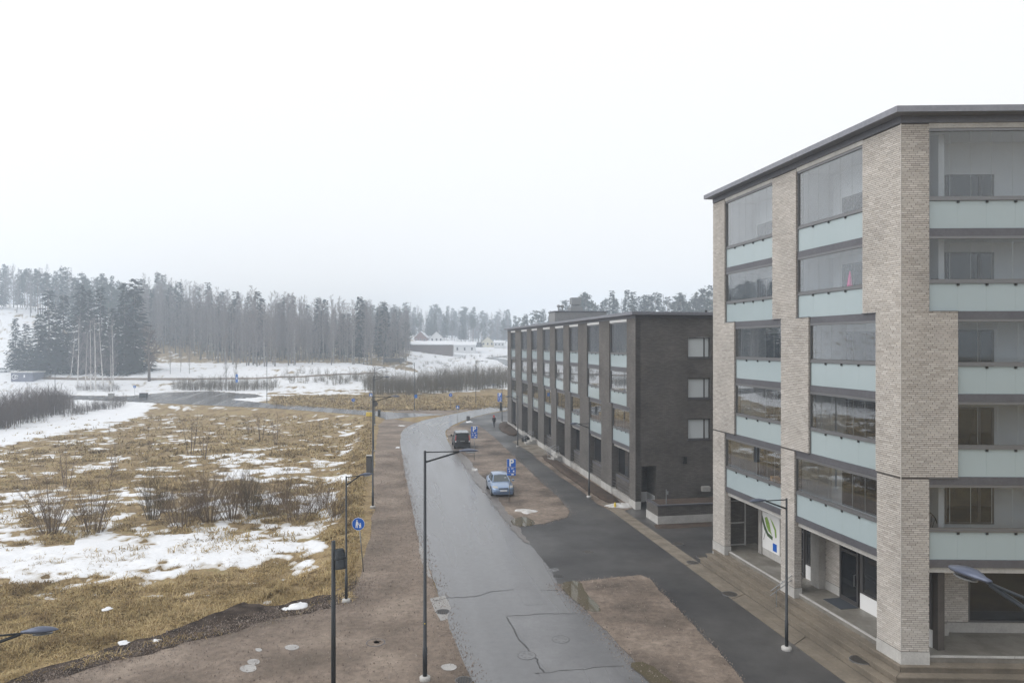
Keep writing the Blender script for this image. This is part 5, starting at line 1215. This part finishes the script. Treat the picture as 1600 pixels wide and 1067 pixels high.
# ------------------------------------------------------------------ walking person
def skin_person(pos, face_ang):
    J = {'pelvis': ((0, 0, .92), .14), 'waist': ((0, .0, 1.06), .135), 'chest': ((.02, 0, 1.30), .155), 'neck': ((.03, 0, 1.47), .065), 'head': ((.05, 0, 1.60), .10), 'crown': ((.04, 0, 1.68), .085)}
    E_ = [('pelvis', 'waist'), ('waist', 'chest'), ('chest', 'neck'), ('neck', 'head'), ('head', 'crown')]
    for s, k, sw in ((1, 'l', 1), (-1, 'r', -1)):
        J['hip' + k] = ((0, s * .1, .86), .095); J['knee' + k] = ((.13 * sw + .03, s * .1, .48), .068); J['ank' + k] = ((.2 * sw - .05, s * .1, .09), .048); J['toe' + k] = ((.2 * sw + .1, s * .11, .045), .042)
        J['sh' + k] = ((.01, s * .19, 1.40), .075); J['el' + k] = ((-.07 * sw, s * .25, 1.13), .058); J['wr' + k] = ((-.05 * sw + .1, s * .24, .90), .042); J['ha' + k] = ((-.05 * sw + .14, s * .23, .82), .04)
        E_ += [('pelvis', 'hip' + k), ('hip' + k, 'knee' + k), ('knee' + k, 'ank' + k), ('ank' + k, 'toe' + k), ('chest', 'sh' + k), ('sh' + k, 'el' + k), ('el' + k, 'wr' + k), ('wr' + k, 'ha' + k)]
    names = list(J); me = bpy.data.meshes.new('person_body'); me.from_pydata([J[n][0] for n in names], [(names.index(a), names.index(b)) for a, b in E_], [])
    o = bpy.data.objects.new('tmp', me); COL.objects.link(o); md = o.modifiers.new('s', 'SKIN')
    for i, n in enumerate(names):
        me.skin_vertices[0].data[i].radius = (J[n][1], J[n][1]); me.skin_vertices[0].data[i].use_root = (n == 'pelvis')
    sb = o.modifiers.new('u', 'SUBSURF'); sb.levels = 2; sb.render_levels = 2
    dg = bpy.context.evaluated_depsgraph_get(); m2 = bpy.data.meshes.new_from_object(o.evaluated_get(dg)); bpy.data.objects.remove(o)
    m2.materials.clear(); m2.materials.append(mat('dark_coat', (.016, .016, .02), .85)); m2.materials.append(mat('skin_tone', (.45, .28, .2), .6)); m2.materials.append(mat('dark_trousers', (.02, .024, .035), .85))
    for p in m2.polygons:
        z = p.center.z; p.material_index = 1 if (z > 1.5 or (z < .86 and abs(p.center.y) > .2)) else (2 if z < .82 else 0); p.use_smooth = True
    root = thing('person', 'person in dark coat and trousers with red hat walking along the pavement', 'person', pos); root.rotation_euler = (0, 0, face_ang)
    bo = bpy.data.objects.new('body', m2); COL.objects.link(bo); bo.parent = root
    mb = MB(); mb.loft([[(.045 + math.cos(a) * q, math.sin(a) * q, z) for a in np.linspace(0, 6.283, 14, endpoint=False)] for q, z in ((.125, 1.58), (.13, 1.64), (.115, 1.72), (.07, 1.78), (.02, 1.8))]); red = mat('red_knit', (.55, .02, .03), .9); mb.build('hat', red, root, org=(0, 0, 0), smooth=True, uv=False)
    mb = MB(); mb.loft([[(.03 + math.cos(a) * q, math.sin(a) * q, z) for a in np.linspace(0, 6.283, 14, endpoint=False)] for q, z in ((.09, 1.42), (.115, 1.45), (.11, 1.5), (.08, 1.53))]); mb.build('scarf', red, root, org=(0, 0, 0), smooth=True, uv=False)
skin_person(gp(772, 667.5, .01), math.radians(250))

# ------------------------------------------------------------------ far buildings
def far_house(label, u, v, wpx, hpx, dep, wall, roofm, kind='gable', cat='house', ang=0, name='house', wins=3):
    p = hit(u, v)
    if v < 548: d = 398 + (u % 7) * 2; x = (u - 800) / FPX * d; p = Vector((x, d, CZ - (v - HZ) * d / FPX - .3))
    d = p.y; w_ = wpx * d / FPX; h_ = hpx * d / FPX
    r0 = thing(name, label, cat, p); r0.rotation_euler = (0, 0, ang)
    def b(mb, n, m, par=None): return mb.build(n, m, par or r0, org=(0, 0, 0), uv=True)
    if kind == 'gable':      # gable towards the camera
        he = h_ * .5; mb = MB(); mb.box(-w_ / 2, w_ / 2, 0, dep, -1.5, he); n = len(mb.v)
        for y in (0, dep): mb.quad((-w_ / 2, y, he), (w_ / 2, y, he), (0, y, h_))
        b(mb, 'wall', wall); mb = MB()
        for s in (-1, 1): mb.hexa([(s * (w_ / 2 + .4), -.4, he - .3), (0, -.4, h_ + .0), (0, dep + .4, h_ + .0), (s * (w_ / 2 + .4), dep + .4, he - .3), (s * (w_ / 2 + .4), -.4, he - .1), (0, -.4, h_ + .22), (0, dep + .4, h_ + .22), (s * (w_ / 2 + .4), dep + .4, he - .1)])
        rf = b(mb, 'roof', roofm); mb = MB(); mb.box(.5, 1.1, dep * .5, dep * .5 + .6, h_ - .5, h_ + .9); b(mb, 'chimney', M['conc'], rf)
        he2 = he
    else:
        mb = MB(); mb.box(-w_ / 2, w_ / 2, 0, dep, -2, h_ * .72); b(mb, 'wall', wall)
        mb = MB(); mb.hexa([(-w_ / 2 - .5, -.6, h_ * .72), (w_ / 2 + .5, -.6, h_ * .72), (w_ / 2 + .5, dep, h_ * .98), (-w_ / 2 - .5, dep, h_ * .98), (-w_ / 2 - .5, -.6, h_ * .78), (w_ / 2 + .5, -.6, h_ * .78), (w_ / 2 + .5, dep, h_ * 1.06), (-w_ / 2 - .5, dep, h_ * 1.06)]); b(mb, 'roof', roofm)
        he2 = h_ * .7
    for k in range(wins):
        x = -w_ / 2 + w_ * (k + .5) / wins; s = min(1.1, w_ / wins * .5); mb = MB(); mb.box(x - s / 2, x + s / 2, -.06, .02, he2 * .35, he2 * .8); wn = b(mb, 'window', M['wht']); mb = MB(); mb.box(x - s / 2 + .1, x + s / 2 - .1, -.09, -.05, he2 * .38, he2 * .77); b(mb, 'pane', M['dglass'], wn)
wood_b = mat('brown_boards', (.12, .085, .07), .8, var=(.16, .115, .095), scale=.6); wood_r = mat('hazed_red_boards', (.20, .10, .085), .8); pal = mat('cream_boards', (.62, .58, .45), .8); roofd = mat('dark_roof', (.05, .05, .055), .8); wht2 = mat('white_boards', (.68, .68, .68), .8)  # red boards dulled in colour to look hazier
far_house('long low brown hall with pale snowy roof behind the thicket', 672, 552.5, 70, 19, 22, wood_b, M['snow'], 'shed', 'hall', .06, 'hall', 0)
far_house('lower white annex with dark doors at the end of the brown hall', 726, 552, 34, 17, 16, wht2, M['snow'], 'shed', 'hall', .04, 'hall', 3)
far_house('white gabled house above the brown hall', 682, 535, 20, 18, 12, wht2, roofd)
far_house('red gabled house left of the white one', 657, 536, 19, 19, 12, wood_r, M['snow'])
far_house('cream gabled house at the right end of the valley', 762, 541, 19, 16, 12, pal, roofd)
far_house('small white house beside the cream one, next to the dark building', 780, 541, 16, 9, 10, wht2, M['snow'], 'shed')
far_house('small dark shed left of the cream house', 748, 543, 12, 9, 8, roofd, roofd, 'shed', wins=1)
p = hit(34, 597); r0 = thing('site_hut', 'blue grey graffitied hut above the left thicket', 'hut', p); d = p.y; k = d / FPX
hutm = mat('hut_board', (.13, .14, .19), .7, var=(.19, .20, .25), scale=.8)
mb = MB(); mb.box(-17 * k, 17 * k, 0, 5, -1, 14.5 * k); mb.build('wall', hutm, r0, org=(0, 0, 0))
mb = MB(); mb.box(-18 * k, 18 * k, -.3, 5.3, 14.5 * k, 16 * k); mb.build('roof', M['slush'], r0, org=(0, 0, 0))
for x, s in ((-12, 3.2), (-8.5, 2.4)):
    mb = MB(); mb.tube([(x * k + math.cos(a) * s * k, -.03, 8 * k + math.sin(a) * s * 1.1 * k) for a in np.linspace(0, 5.6, 12)], .09, 4); mb.build('graffiti', M['wht'], r0, org=(0, 0, 0))
mb = MB(); mb.box(3 * k, 5 * k, -.05, .02, 7 * k, 11 * k); mb.build('hatch', M['wht'], r0, org=(0, 0, 0))
p = hit(47, 580); mb = MB(); mb.box(p.x - .9, p.x + .9, p.y, p.y + .1, p.z + .3, p.z + 2.1); mb.box(p.x - .7, p.x - .6, p.y + .02, p.y + .08, p.z - .3, p.z + .3); mb.box(p.x + .6, p.x + .7, p.y + .02, p.y + .08, p.z - .3, p.z + .3); o = mb.build('hoarding', pal); tag(o, 'pale square notice panel behind the hut', 'panel')
p = hit(616, 567); r0 = thing('low_trailer', 'low dark trailer on the snow field in the valley', 'trailer', p); bevel_box('body', (0, 0, .4), 8, 2, 1.4, M['frame'], r0, .05)
for x in (-2.5, 2.5):
    for y in (-.9, .9):
        mb = MB(); mb.disc((x, y, .4), (0, 1, 0), .4, .25, 12); mb.build('wheel', M['black'], r0, org=(0, 0, 0), uv=False)
# draped far roads
def drape(name, px, wd, m, lift=.06):
    P = [hit(u, v) for u, v in px]; Q = []
    for p, q in zip(P, P[1:]):
        n = max(2, int((q - p).length / 4))
        for j in range(n): Q.append(p.lerp(q, j / n))
    Q.append(P[-1]); mb = MB()
    L = []
    for i, p in enumerate(Q):
        d = (Q[min(i + 1, len(Q) - 1)] - Q[max(i - 1, 0)]); d.z = 0; d.normalize(); s = Vector((-d.y, d.x, 0)) * wd / 2
        row = [p - s, p - s * .33, p + s * .33, p + s]; L.append([(q.x, q.y, tz(q.x, q.y) + lift) for q in row])
    for a, b in zip(L, L[1:]):
        for k in range(3): mb.quad(a[k], a[k + 1], b[k + 1], b[k])
    return mb.build(name, m, recalc=True, kind='structure')
drape('hill_road', [(-60, 600), (0, 596), (60, 589), (100, 586)], 7, M['gravel'])
drape('footpath', [(60, 591), (120, 593), (200, 593), (300, 593)], 2.6, M['gravel'], .16)
drape('footpath', [(300, 593), (350, 592.4), (400, 592), (435, 590), (470, 589.5), (515, 586.5), (560, 585), (590, 583)], 2.0, M['gravel'], .15)
drape('valley_road', [(800, 572), (785, 563), (765, 560), (800, 556)], 5, M['asphalt'], .16)

# ------------------------------------------------------------------ trees
def grow_bare(seed, H, trunk_r, nb, reach, low, sub=4, up=.75, twigs=3, lean=.03, tw=.018):
    """returns (trunk MB, crown MB) of a leafless tree"""
    g = random.Random(seed); tk, cr = MB(), MB(); pts = []; x = y = 0; n = 7; lx, ly = g.uniform(-lean, lean), g.uniform(-lean, lean)
    for i in range(n + 1):
        f = i / n; x += (lx + g.uniform(-.02, .02)) * H / n; y += (ly + g.uniform(-.02, .02)) * H / n; pts.append(Vector((x if i else 0, y if i else 0, f * H - (.3 if i == 0 else 0))))
    tk.tube(pts, [trunk_r * (1 - .93 * i / n) + .008 for i in range(n + 1)], 6)
    def at_(f): k = min(n - 1, int(f * n)); return pts[k].lerp(pts[k + 1], f * n - k)
    for i in range(nb):
        f = low + (1 - low) * (i + g.random()) / nb; f = min(f, .985); p = at_(f); a = g.uniform(0, 6.283)
        L = reach * H * (1.05 - f) ** .6 * g.uniform(.6, 1.15) * (0.55 + .45 * min(1, (f - low) / .15 + .3)); e = up + g.uniform(-.2, .25)
        d = Vector((math.cos(a) * math.cos(e), math.sin(a) * math.cos(e), math.sin(e)))
        q = [p, p + d * L * .5, p + d * L + Vector((0, 0, L * .15))]
        r = trunk_r * .32 * (1.05 - f) + tw * .8; cr.tube(q, [r, r * .6, tw * .5], 3, cap=False)
        for j in range(sub):
            h = .25 + .75 * (j + g.random()) / sub; s = q[0].lerp(q[1], h * 2) if h < .5 else q[1].lerp(q[2], h * 2 - 1)
            a2 = a + g.uniform(-1.1, 1.1); e2 = e + g.uniform(-.5, .55); d2 = Vector((math.cos(a2) * math.cos(e2), math.sin(a2) * math.cos(e2), math.sin(e2))); L2 = L * (1.1 - h) * g.uniform(.5, .9) + .25
            t = s + d2 * L2; cr.tube([s, t], [tw * .9, tw * .4], 3, cap=False)
            for k in range(twigs):
                m_ = s.lerp(t, .3 + .7 * (k + g.random()) / twigs); d3 = (d2 + Vector((g.uniform(-.7, .7), g.uniform(-.7, .7), g.uniform(-.35, .6)))).normalized()
                cr.tube([m_, m_ + d3 * L2 * g.uniform(.35, .7)], [tw * .6, tw * .3], 3, cap=False)
    return tk, cr
def grow_spruce(seed, H, wid, low=.04, dens=1.0, pine=False):
    g = random.Random(seed); tk, cr = MB(), MB(); r = H * .011
    tk.tube([(0, 0, -.4), (g.uniform(-.1, .1), g.uniform(-.1, .1), H * .5), (0, 0, H * .97)], [r, r * .7, .02], 6)
    def card(p, d, L, w_):
        s = d.cross(Vector((0, 0, 1))); s = s.normalized() if s.length > 1e-3 else Vector((1, 0, 0)); s = (s + Vector((0, 0, g.uniform(-.5, .5)))).normalized()
        cr.quad(p - s * w_ * .35, p + d * L * .45 - s * w_ * .6 , p + d * L, p + d * L * .5 + s * w_ * .6)
    if not pine:
        nw = int(H * 2.6 * dens)
        for i in range(nw):
            f = low + (1 - low) * i / nw; z = f * H; R_ = wid * (1 - f) ** .82 * (.75 + .45 * g.random()) + .12
            nbr = max(4, int(8 * (1 - f) + 4))
            for k in range(nbr):
                a = g.uniform(0, 6.283); rr = R_ * g.uniform(.7, 1.12); dr = -.28 - .25 * (1 - f); tip = Vector((math.cos(a) * rr, math.sin(a) * rr, z + dr * rr * .55)); p0 = Vector((0, 0, z))
                m = max(2, int(rr / .5))
                for j in range(m):
                    h = (j + .6) / m; p = p0.lerp(tip, h) + Vector((0, 0, .12 * math.sin(h * 3.1) * rr * .3)); dd = Vector((math.cos(a + g.uniform(-.6, .6)), math.sin(a + g.uniform(-.6, .6)), g.uniform(-.55, .02))).normalized()
                    card(p, dd, .8 + .5 * g.random(), .55 + .3 * g.random())
    else:
        nb = int(26 * dens)
        for i in range(nb):
            f = low + (1 - low) * (i + g.random()) / nb; z = f * H; a = g.uniform(0, 6.283); env = math.sin(min(1, (1.04 - f) / (1.04 - low)) ** .75 * math.pi * .62); L = wid * max(.18, env) * g.uniform(.6, 1.15)
            tip = Vector((math.cos(a) * L, math.sin(a) * L, z + L * g.uniform(.05, .35))); p0 = Vector((0, 0, z - .2)); tk.tube([p0, tip], [.05, .02], 3, cap=False)
            for j in range(int(14 + 6 * L)):
                h = g.uniform(.35, 1.08); p = p0.lerp(tip, h) + Vector((g.gauss(0, .38), g.gauss(0, .38), g.gauss(.12, .26))); dd = Vector((g.uniform(-1, 1), g.uniform(-1, 1), g.uniform(-.2, .8))).normalized(); card(p, dd, .6 + .45 * g.random(), .52)
    return tk, cr
def grow_shrub(seed, H, spread, ns, tw=.014, arch=.5, foot=.25):
    g = random.Random(seed); mb = MB()
    for i in range(ns):
        a = g.uniform(0, 6.283); r = spread * math.sqrt(g.random()); h = H * g.uniform(.35, 1.0) * (1.05 - .3 * r / spread); b0 = Vector((math.cos(a) * r * foot, math.sin(a) * r * foot, -.15)); top = Vector((math.cos(a) * r, math.sin(a) * r, h)); mid = b0.lerp(top, .5) + Vector((math.cos(a), math.sin(a), 0)) * (-arch * r * .15)
        mb.tube([b0, mid, top], [tw * 1.3, tw, tw * .4], 3, cap=False)
        for j in range(6):
            f = .3 + .65 * g.random(); p = b0.lerp(mid, f * 2) if f < .5 else mid.lerp(top, f * 2 - 1); a2 = g.uniform(0, 6.283); L = H * g.uniform(.08, .24); mb.tube([p, p + Vector((math.cos(a2) * L * .7, math.sin(a2) * L * .7, L))], [tw * .65, tw * .3], 3, cap=False)
    return mb
class Kind:
    def __init__(s, name, builds, mats, cat='tree'):
        s.name = name; s.var = []; s.cat = cat
        for tk, cr in builds:
            a = tk.build('trunk', mats[0], uv=False, smooth=True); c = cr.build('crown', mats[1], uv=False); s.var.append((a.data, c.data)); bpy.data.objects.remove(a); bpy.data.objects.remove(c)
    def put(s, p, sc_, label, group=None, v=None, wide=None):
        a, c = s.var[rnd.randrange(len(s.var)) if v is None else v]; r0 = thing(s.name, label, s.cat, p, group); r0.rotation_euler = (rnd.uniform(-.02, .02), rnd.uniform(-.02, .02), rnd.uniform(0, 6.28)); w2 = sc_ * (wide or rnd.uniform(.9, 1.15)); r0.scale = (w2, w2, sc_)
        for n, d in (('trunk', a), ('crown', c)): o = bpy.data.objects.new(n, d); COL.objects.link(o); o.parent = r0
        return r0
spruce = Kind('spruce_tree', [grow_spruce(s, 20, 3.6, .03, 1.0) for s in (1, 2, 3)], (M['fbark'], M['needle']))
nspruce = Kind('spruce_tree', [grow_spruce(s, 20, 2.7, .12, .9) for s in (4, 5)], (M['fbark'], M['needle']))
pine = Kind('pine_tree', [grow_spruce(s, 20, 3.0, lo, 1.1, True) for s, lo in ((6, .45), (7, .38), (8, .55), (9, .42))], (M['pbark'], M['pneedle']))
birch = Kind('birch_tree', [grow_bare(s, 20, .19, 42, .16, .32, 5, .95, 4, tw=.022) for s in (11, 12, 13, 14)], (M['birch'], M['hazed_twig']))
alder = Kind('bare_tree', [grow_bare(s, 20, .17, 50, .17, .14, 5, .95, 3, tw=.021) for s in (15, 16, 17, 18)], (M['fbark'], M['hazed_twig']))
wbirch = Kind('birch_tree', [grow_bare(s, 20, .22, 44, .22, .16, 4, .8, 4, lean=.14, tw=.026) for s in (71, 72, 73, 74, 75)], (mat('white_bark', (.74, .72, .69), .7, var=(.50, .48, .46), scale=1.2), M['hazed_twig']))
oak = Kind('bare_tree', [grow_bare(19, 10, .32, 40, .42, .2, 5, .7, 4, tw=.022)], (M['bark'], M['twig']))
# dark spruces in front of the left hill
for k, (u, vb, vt, lab) in enumerate([(77, 583, 452, 'broad dark spruce at the left hill foot, widest of its group'), (124, 582, 443, 'tall dark spruce behind the white birches, second from the broad one'), (156, 581, 445, 'tall dark spruce right behind the white birches'), (194, 582, 440, 'dark spruce whose twin stands just right of it'), (209, 580, 433, 'tallest dark spruce at the left, above the bare roadside tree'), (25, 577, 496, 'small open spruce at the left edge above the hut'), (97, 580, 460, 'slim dark spruce between the broad one and the birches'), (137, 581, 451, 'slim dark spruce squeezed between two taller ones'), (40, 582, 505, 'low dark spruce beside the broad one'), (176, 583, 480, 'half grown spruce between the birches and the twin spruces'), (60, 584, 490, 'half grown spruce at the foot of the broad one')]):
    p = hit(u, vb); H = (vb - vt) * p.y / FPX; spruce.put(p, H / 20, lab, 'dark spruces at the hill foot', v=k % 3, wide=1.2 if k in (0, 4, 8, 10) else 1.0)
# white birches in a clump, and the bare roadside tree
for k, (u, vb, vt) in enumerate([(121, 606, 497), (142, 612, 500), (150, 612, 497), (162, 604, 500), (177, 603, 500), (186, 584, 540), (110, 590, 520), (174, 612, 540), (133, 602, 520)]):
    p = hit(u, vb); H = (vb - vt) * p.y / FPX; wbirch.put(p, H / 20, ['leftmost tall white birch of the clump', 'white birch at the front of the clump, left stem', 'leaning white birch at the front centre of the clump', 'white birch set back in the clump centre', 'rightmost tall white birch of the clump', 'short pale birch right of the clump', 'slim leaning birch left of the clump', 'low birch at the front right of the clump', 'low birch hidden inside the clump'][k], 'white birches by the hut', v=k % 5, wide=.85)
p = hit(233, 596); oak.put(p, (596 - 512) * p.y / FPX / 10, 'lone spreading bare tree on the snow between birches and forest', None, 0, .9)
# bare roadside saplings at the parking
for k, (u, vb, vt) in enumerate([(354, 611, 510), (368, 612, 515), (266, 585, 510), (282, 582, 520), (296, 584, 515)]):
    p = hit(u, vb); alder.put(p, (vb - vt) * p.y / FPX / 20, ['bare tree behind the far parking area, left of the blue sign', 'bare tree directly behind the tall blue sign', 'slender bare tree on the snow slope, left of three', 'slender bare tree on the snow slope, middle of three', 'slender bare tree on the snow slope, right of three'][k], None, None, .65)
# forest: stands of bare trees, birches and conifers
def stand(n, ulo, uhi, front, depth, hts, mix, group_of, seed):
    g = random.Random(seed)
    for i in range(n):
        u = ulo + (uhi - ulo) * (i + g.random()) / n; d = front(u) + depth * g.random() ** 1.3; x = (u - 800) / FPX * d; y = d; z = tz(x, y) - .1
        kd = g.choices(mix, k=1)[0]; H = g.uniform(*hts(u)); lab, grp = group_of[kd]
        (kd).put((x, y, z), H / 20, lab, grp)
F_ = {alder: ('bare hazy tree in the wood across the fields', 'bare trees of the wood'), birch: ('pale stemmed birch in the wood across the fields', 'birches of the wood'), nspruce: ('slim spruce in the wood across the fields', 'spruces of the wood'), pine: ('pine in the wood across the fields', 'pines of the wood')}
fr_ = lambda u: np.interp(u, [215, 260, 300, 350, 400, 480, 560, 640], [255, 268, 262, 240, 226, 228, 240, 262])
ht = lambda u: (np.interp(u, [215, 300, 400, 500, 640], [17, 18, 17, 15, 12]), np.interp(u, [215, 300, 400, 500, 640], [27, 28, 26, 24, 21]))
stand(200, 215, 640, fr_, 60, ht, [alder, alder, alder, alder, birch, alder, birch], F_, 1)
stand(150, 215, 640, lambda u: fr_(u) + 30, 60, ht, [alder, nspruce, birch, alder, nspruce], F_, 2)
G_ = {alder: ('bare tree on the hazy left hilltop', 'hilltop bare trees'), birch: ('pale birch on the hazy left hilltop', 'hilltop birches'), nspruce: ('slim spruce on the hazy left hilltop', 'hilltop spruces'), pine: ('tall pine on the hazy left hilltop', 'hilltop pines')}
stand(100, -60, 240, lambda u: np.interp(u, [-60, 0, 60, 240], [318, 312, 300, 285]), 60, lambda u: (16, 22), [pine, pine, alder, nspruce, alder], G_, 3)
H_ = {alder: ('hazy bare tree in the far belt behind the valley', 'far belt bare trees'), nspruce: ('hazy spruce in the far belt behind the valley', 'far belt spruces'), pine: ('hazy pine in the far belt behind the valley', 'far belt pines')}
stand(120, 560, 800, lambda u: np.interp(u, [560, 640, 800], [345, 500, 500]), 110, lambda u: (17, 24), [pine, nspruce, nspruce, alder], H_, 4)
stand(46, 610, 800, lambda u: 425, 40, lambda u: (11, 19), [pine, alder, nspruce, alder], H_, 14)
K_ = {alder: ('hazy bare tree rising above the dark building roof', 'bare trees above the roof'), nspruce: ('hazy spruce rising above the dark building roof', 'spruces above the roof'), pine: ('hazy pine rising above the dark building roof', 'pines above the roof')}
stand(60, 800, 1125, lambda u: np.interp(u, [800, 900, 1125], [330, 285, 270]), 70, lambda u: (np.interp(u, [800, 950, 1120], [16, 18, 19]), np.interp(u, [800, 950, 1120], [21, 24, 25])), [pine, nspruce, nspruce, pine, nspruce, alder], K_, 5)
for u, vb, vt, kd, lab in ((561, 567, 462, nspruce, 'single pointed spruce standing above the wood edge'), (601, 565, 472, nspruce, 'pointed spruce in front of the far belt, left of the hall'), (635, 563, 505, pine, 'dark pine at the left end of the brown hall'), (628, 566, 530, pine, 'low dark pine before the brown hall')):
    p = hit(u, vb); kd.put(p, (vb - vt) * p.y / FPX / 20, lab)
# thickets of saplings
class Shrubs:
    def __init__(s, name, meshes, m): s.name = name; s.data = []; [s.data.append(q.build(name, m, uv=False)) for q in meshes]; s.me = [o.data for o in s.data]; [bpy.data.objects.remove(o) for o in s.data]
    def put(s, p, sx, sz, label, group, v=None, cat='shrub'):
        o = bpy.data.objects.new(s.name, rnd.choice(s.me) if v is None else s.me[v % len(s.me)]); COL.objects.link(o); o.location = p; o.scale = (sx, sx, sz); o.rotation_euler = (0, 0, rnd.uniform(0, 6.28)); o['label'] = label; o['category'] = cat
        if group: o['group'] = group
        return o
will = Shrubs('willow_sapling', [grow_shrub(s, 6, 1.3, 16, .020, .2, .8) for s in (31, 32, 33, 34)], M['otwig'])
brown = Shrubs('willow_sapling', [grow_shrub(s, 6, 1.3, 16, .020, .2, .8) for s in (35, 36, 37)], mat('brown_twig', (.085, .062, .052), .9))
lbush = Shrubs('leafless_bush', [grow_shrub(s, 6, 1.5, 18, .020, .3, .6) for s in (38, 39, 40)], M['otwig'])
bbush = Shrubs('leafless_bush', [grow_shrub(s, 6, 1.5, 18, .020, .3, .6) for s in (61, 62)], M['bark'])
def thicket(n, ulo, uhi, vb, hpx, depth, kd, label, group, seed):
    g = random.Random(seed)
    for i in range(n):
        u = ulo + (uhi - ulo) * (i + g.random()) / n; p = hit(u, vb(u)); d = p.y + depth * g.random(); x = (u - 800) / FPX * d; H = hpx(u) * p.y / FPX * g.uniform(.75, 1.05)
        kd.put((x, d, tz(x, d) - .05), max(H / 6, .62 if H < 4 else .8) * g.uniform(.9, 1.4), H / 6, label, group)
thicket(170, 572, 800, lambda u: np.interp(u, [572, 640, 700, 800], [617, 620, 614, 606]), lambda u: np.interp(u, [572, 640, 700, 760, 800], [40, 42, 46, 44, 36]), 26, will, 'leafless willow in the dense thicket beyond the junction', 'thicket beyond the junction', 6)
thicket(90, -50, 112, lambda u: np.interp(u, [-50, 0, 60, 112], [684, 674, 660, 652]), lambda u: np.interp(u, [-50, 60, 90, 112], [72, 62, 58, 40]), 18, brown, 'leafless sapling in the brown thicket at the left edge', 'left thicket', 7)
thicket(24, 112, 195, lambda u: np.interp(u, [112, 195], [652, 638]), lambda u: 26, 8, bbush, 'low leafless bush trailing right from the left thicket', 'left thicket tail', 8)
thicket(64, 272, 430, lambda u: 611, lambda u: np.interp(u, [272, 330, 420], [24, 28, 24]), 8, lbush, 'leafless bush in the row behind the far parking area', 'bushes behind the parking', 9)
thicket(30, 440, 560, lambda u: 600, lambda u: 17, 14, lbush, 'low leafless bush on the snow before the wood', 'bushes on the snow', 10)
thicket(40, 596, 795, lambda u: np.interp(u, [596, 795], [584, 566]), lambda u: 9, 60, lbush, 'low hazy bush on the snow field before the brown hall', 'bushes before the hall', 15)
thicket(14, 120, 185, lambda u: 612, lambda u: 18, 6, bbush, 'low leafless bush at the foot of the white birches', 'bushes under the birches', 12)
thicket(12, 500, 600, lambda u: 604, lambda u: np.interp(u, [500, 600], [16, 40]), 10, lbush, 'leafless bush between the snow slope and the thicket', 'bushes before the thicket', 13)
# single bushes in the field
bush = Shrubs('field_bush', [grow_shrub(s, 3, sp, 50, .0085, .6, ft) for s, sp, ft in ((41, 1.6, .2), (42, 1.2, .3), (43, 1.9, .25), (44, 1.5, .35), (45, 1.7, .2))], mat('bush_twig', (.125, .085, .052), .9))
gbush = Shrubs('field_bush', [grow_shrub(s, 3, .9, 46, .0085, .5) for s in (46, 47)], M['otwig'])
sap = Shrubs('field_sapling', [grow_shrub(s, 4, .55, 5, .014, .1) for s in (51, 52, 53)], M['twig'])
FB = [(82, 834, 112, 'bushy leafless shrub nearest the left edge, dense and dark'), (145, 832, 105, 'upright leafless shrub, second from the left edge'), (238, 812, 96, 'slim greenish leafless shrub standing alone mid field'), (285, 824, 84, 'wide low leafless shrub at the upper snow edge'), (328, 815, 88, 'dense leafless shrub right of the wide low one'), (362, 812, 92, 'tall leafless shrub in the middle of the bush row'), (392, 806, 88, 'greenish leafless shrub right of the middle'), (430, 806, 62, 'short leafless shrub in the bush row'), (462, 812, 74, 'fan shaped leafless shrub near the right end of the row'), (487, 806, 70, 'leafless shrub beside the fan shaped one'), (524, 808, 66, 'rightmost leafless shrub by the bank'), (305, 806, 70, 'leafless shrub behind the wide low one')]
for k, (u, v, hpx, lab) in enumerate(FB):
    p = hit(u, v); H = hpx * p.y / FPX; kd = gbush if k in (2, 6) else bush; kd.put(p, H / 3 * (1.0 if k not in (3, 8) else 1.3), H / 3, lab, 'bushes in the field', k)
for k, (u, v, hpx) in enumerate([(258, 800, 66), (318, 790, 78), (378, 792, 74), (414, 800, 58), (446, 788, 62), (505, 794, 48)]):
    p = hit(u, v); H = hpx * p.y / FPX; bush.put(p, H / 3, H / 3, 'tangled leafless shrub filling the dense middle of the field bush row', 'tangled bushes of the row', k + 1)
for k, (u, v, hpx, lab) in enumerate([(104, 762, 85, 'thin brown sapling left in the grass field'), (180, 735, 60, 'thin sapling group in the middle of the grass field'), (172, 745, 42, 'short thin sapling left of the grass field middle'), (298, 712, 80, 'slender pale sapling above the bush row'), (318, 718, 66, 'slender sapling right of the pale one'), (236, 705, 48, 'small reddish sapling towards the far left field'), (408, 690, 58, 'bare sapling in the upper right field'), (432, 695, 62, 'bare sapling right of its twin in the upper field'), (390, 678, 40, 'small sapling in the upper field before the road'), (170, 680, 26, 'tiny dark sapling near the snow strip'), (40, 765, 38, 'thin stem at the left edge of the field'), (500, 672, 26, 'low dry weed clump near the field corner'), (560, 690, 26, 'low dark weed clump on the bank by the path')]):
    p = hit(u, v); H = hpx * p.y / FPX; sap.put(p, H / 4 * 1.3, H / 4, lab, 'saplings in the field', k, 'sapling')

# ------------------------------------------------------------------ hazy air
mb = MB(); mb.box(-820, 820, -820, 820, -2.2, 62); hz = mb.build('haze', bpy.data.materials.new('haze_air'), uv=False, kind='stuff')
tag(hz, 'thin pale winter fog filling the air over the whole view', 'haze')
hm = hz.data.materials[0]; hm.use_nodes = True; N = hm.node_tree.nodes; N.clear(); ou = N.new('ShaderNodeOutputMaterial'); pv = N.new('ShaderNodeVolumePrincipled')
pv.inputs['Color'].default_value = (.80, .895, 1, 1); pv.inputs['Density'].default_value = .0014; pv.inputs['Anisotropy'].default_value = .55
hm.node_tree.links.new(pv.outputs[0], ou.inputs['Volume'])
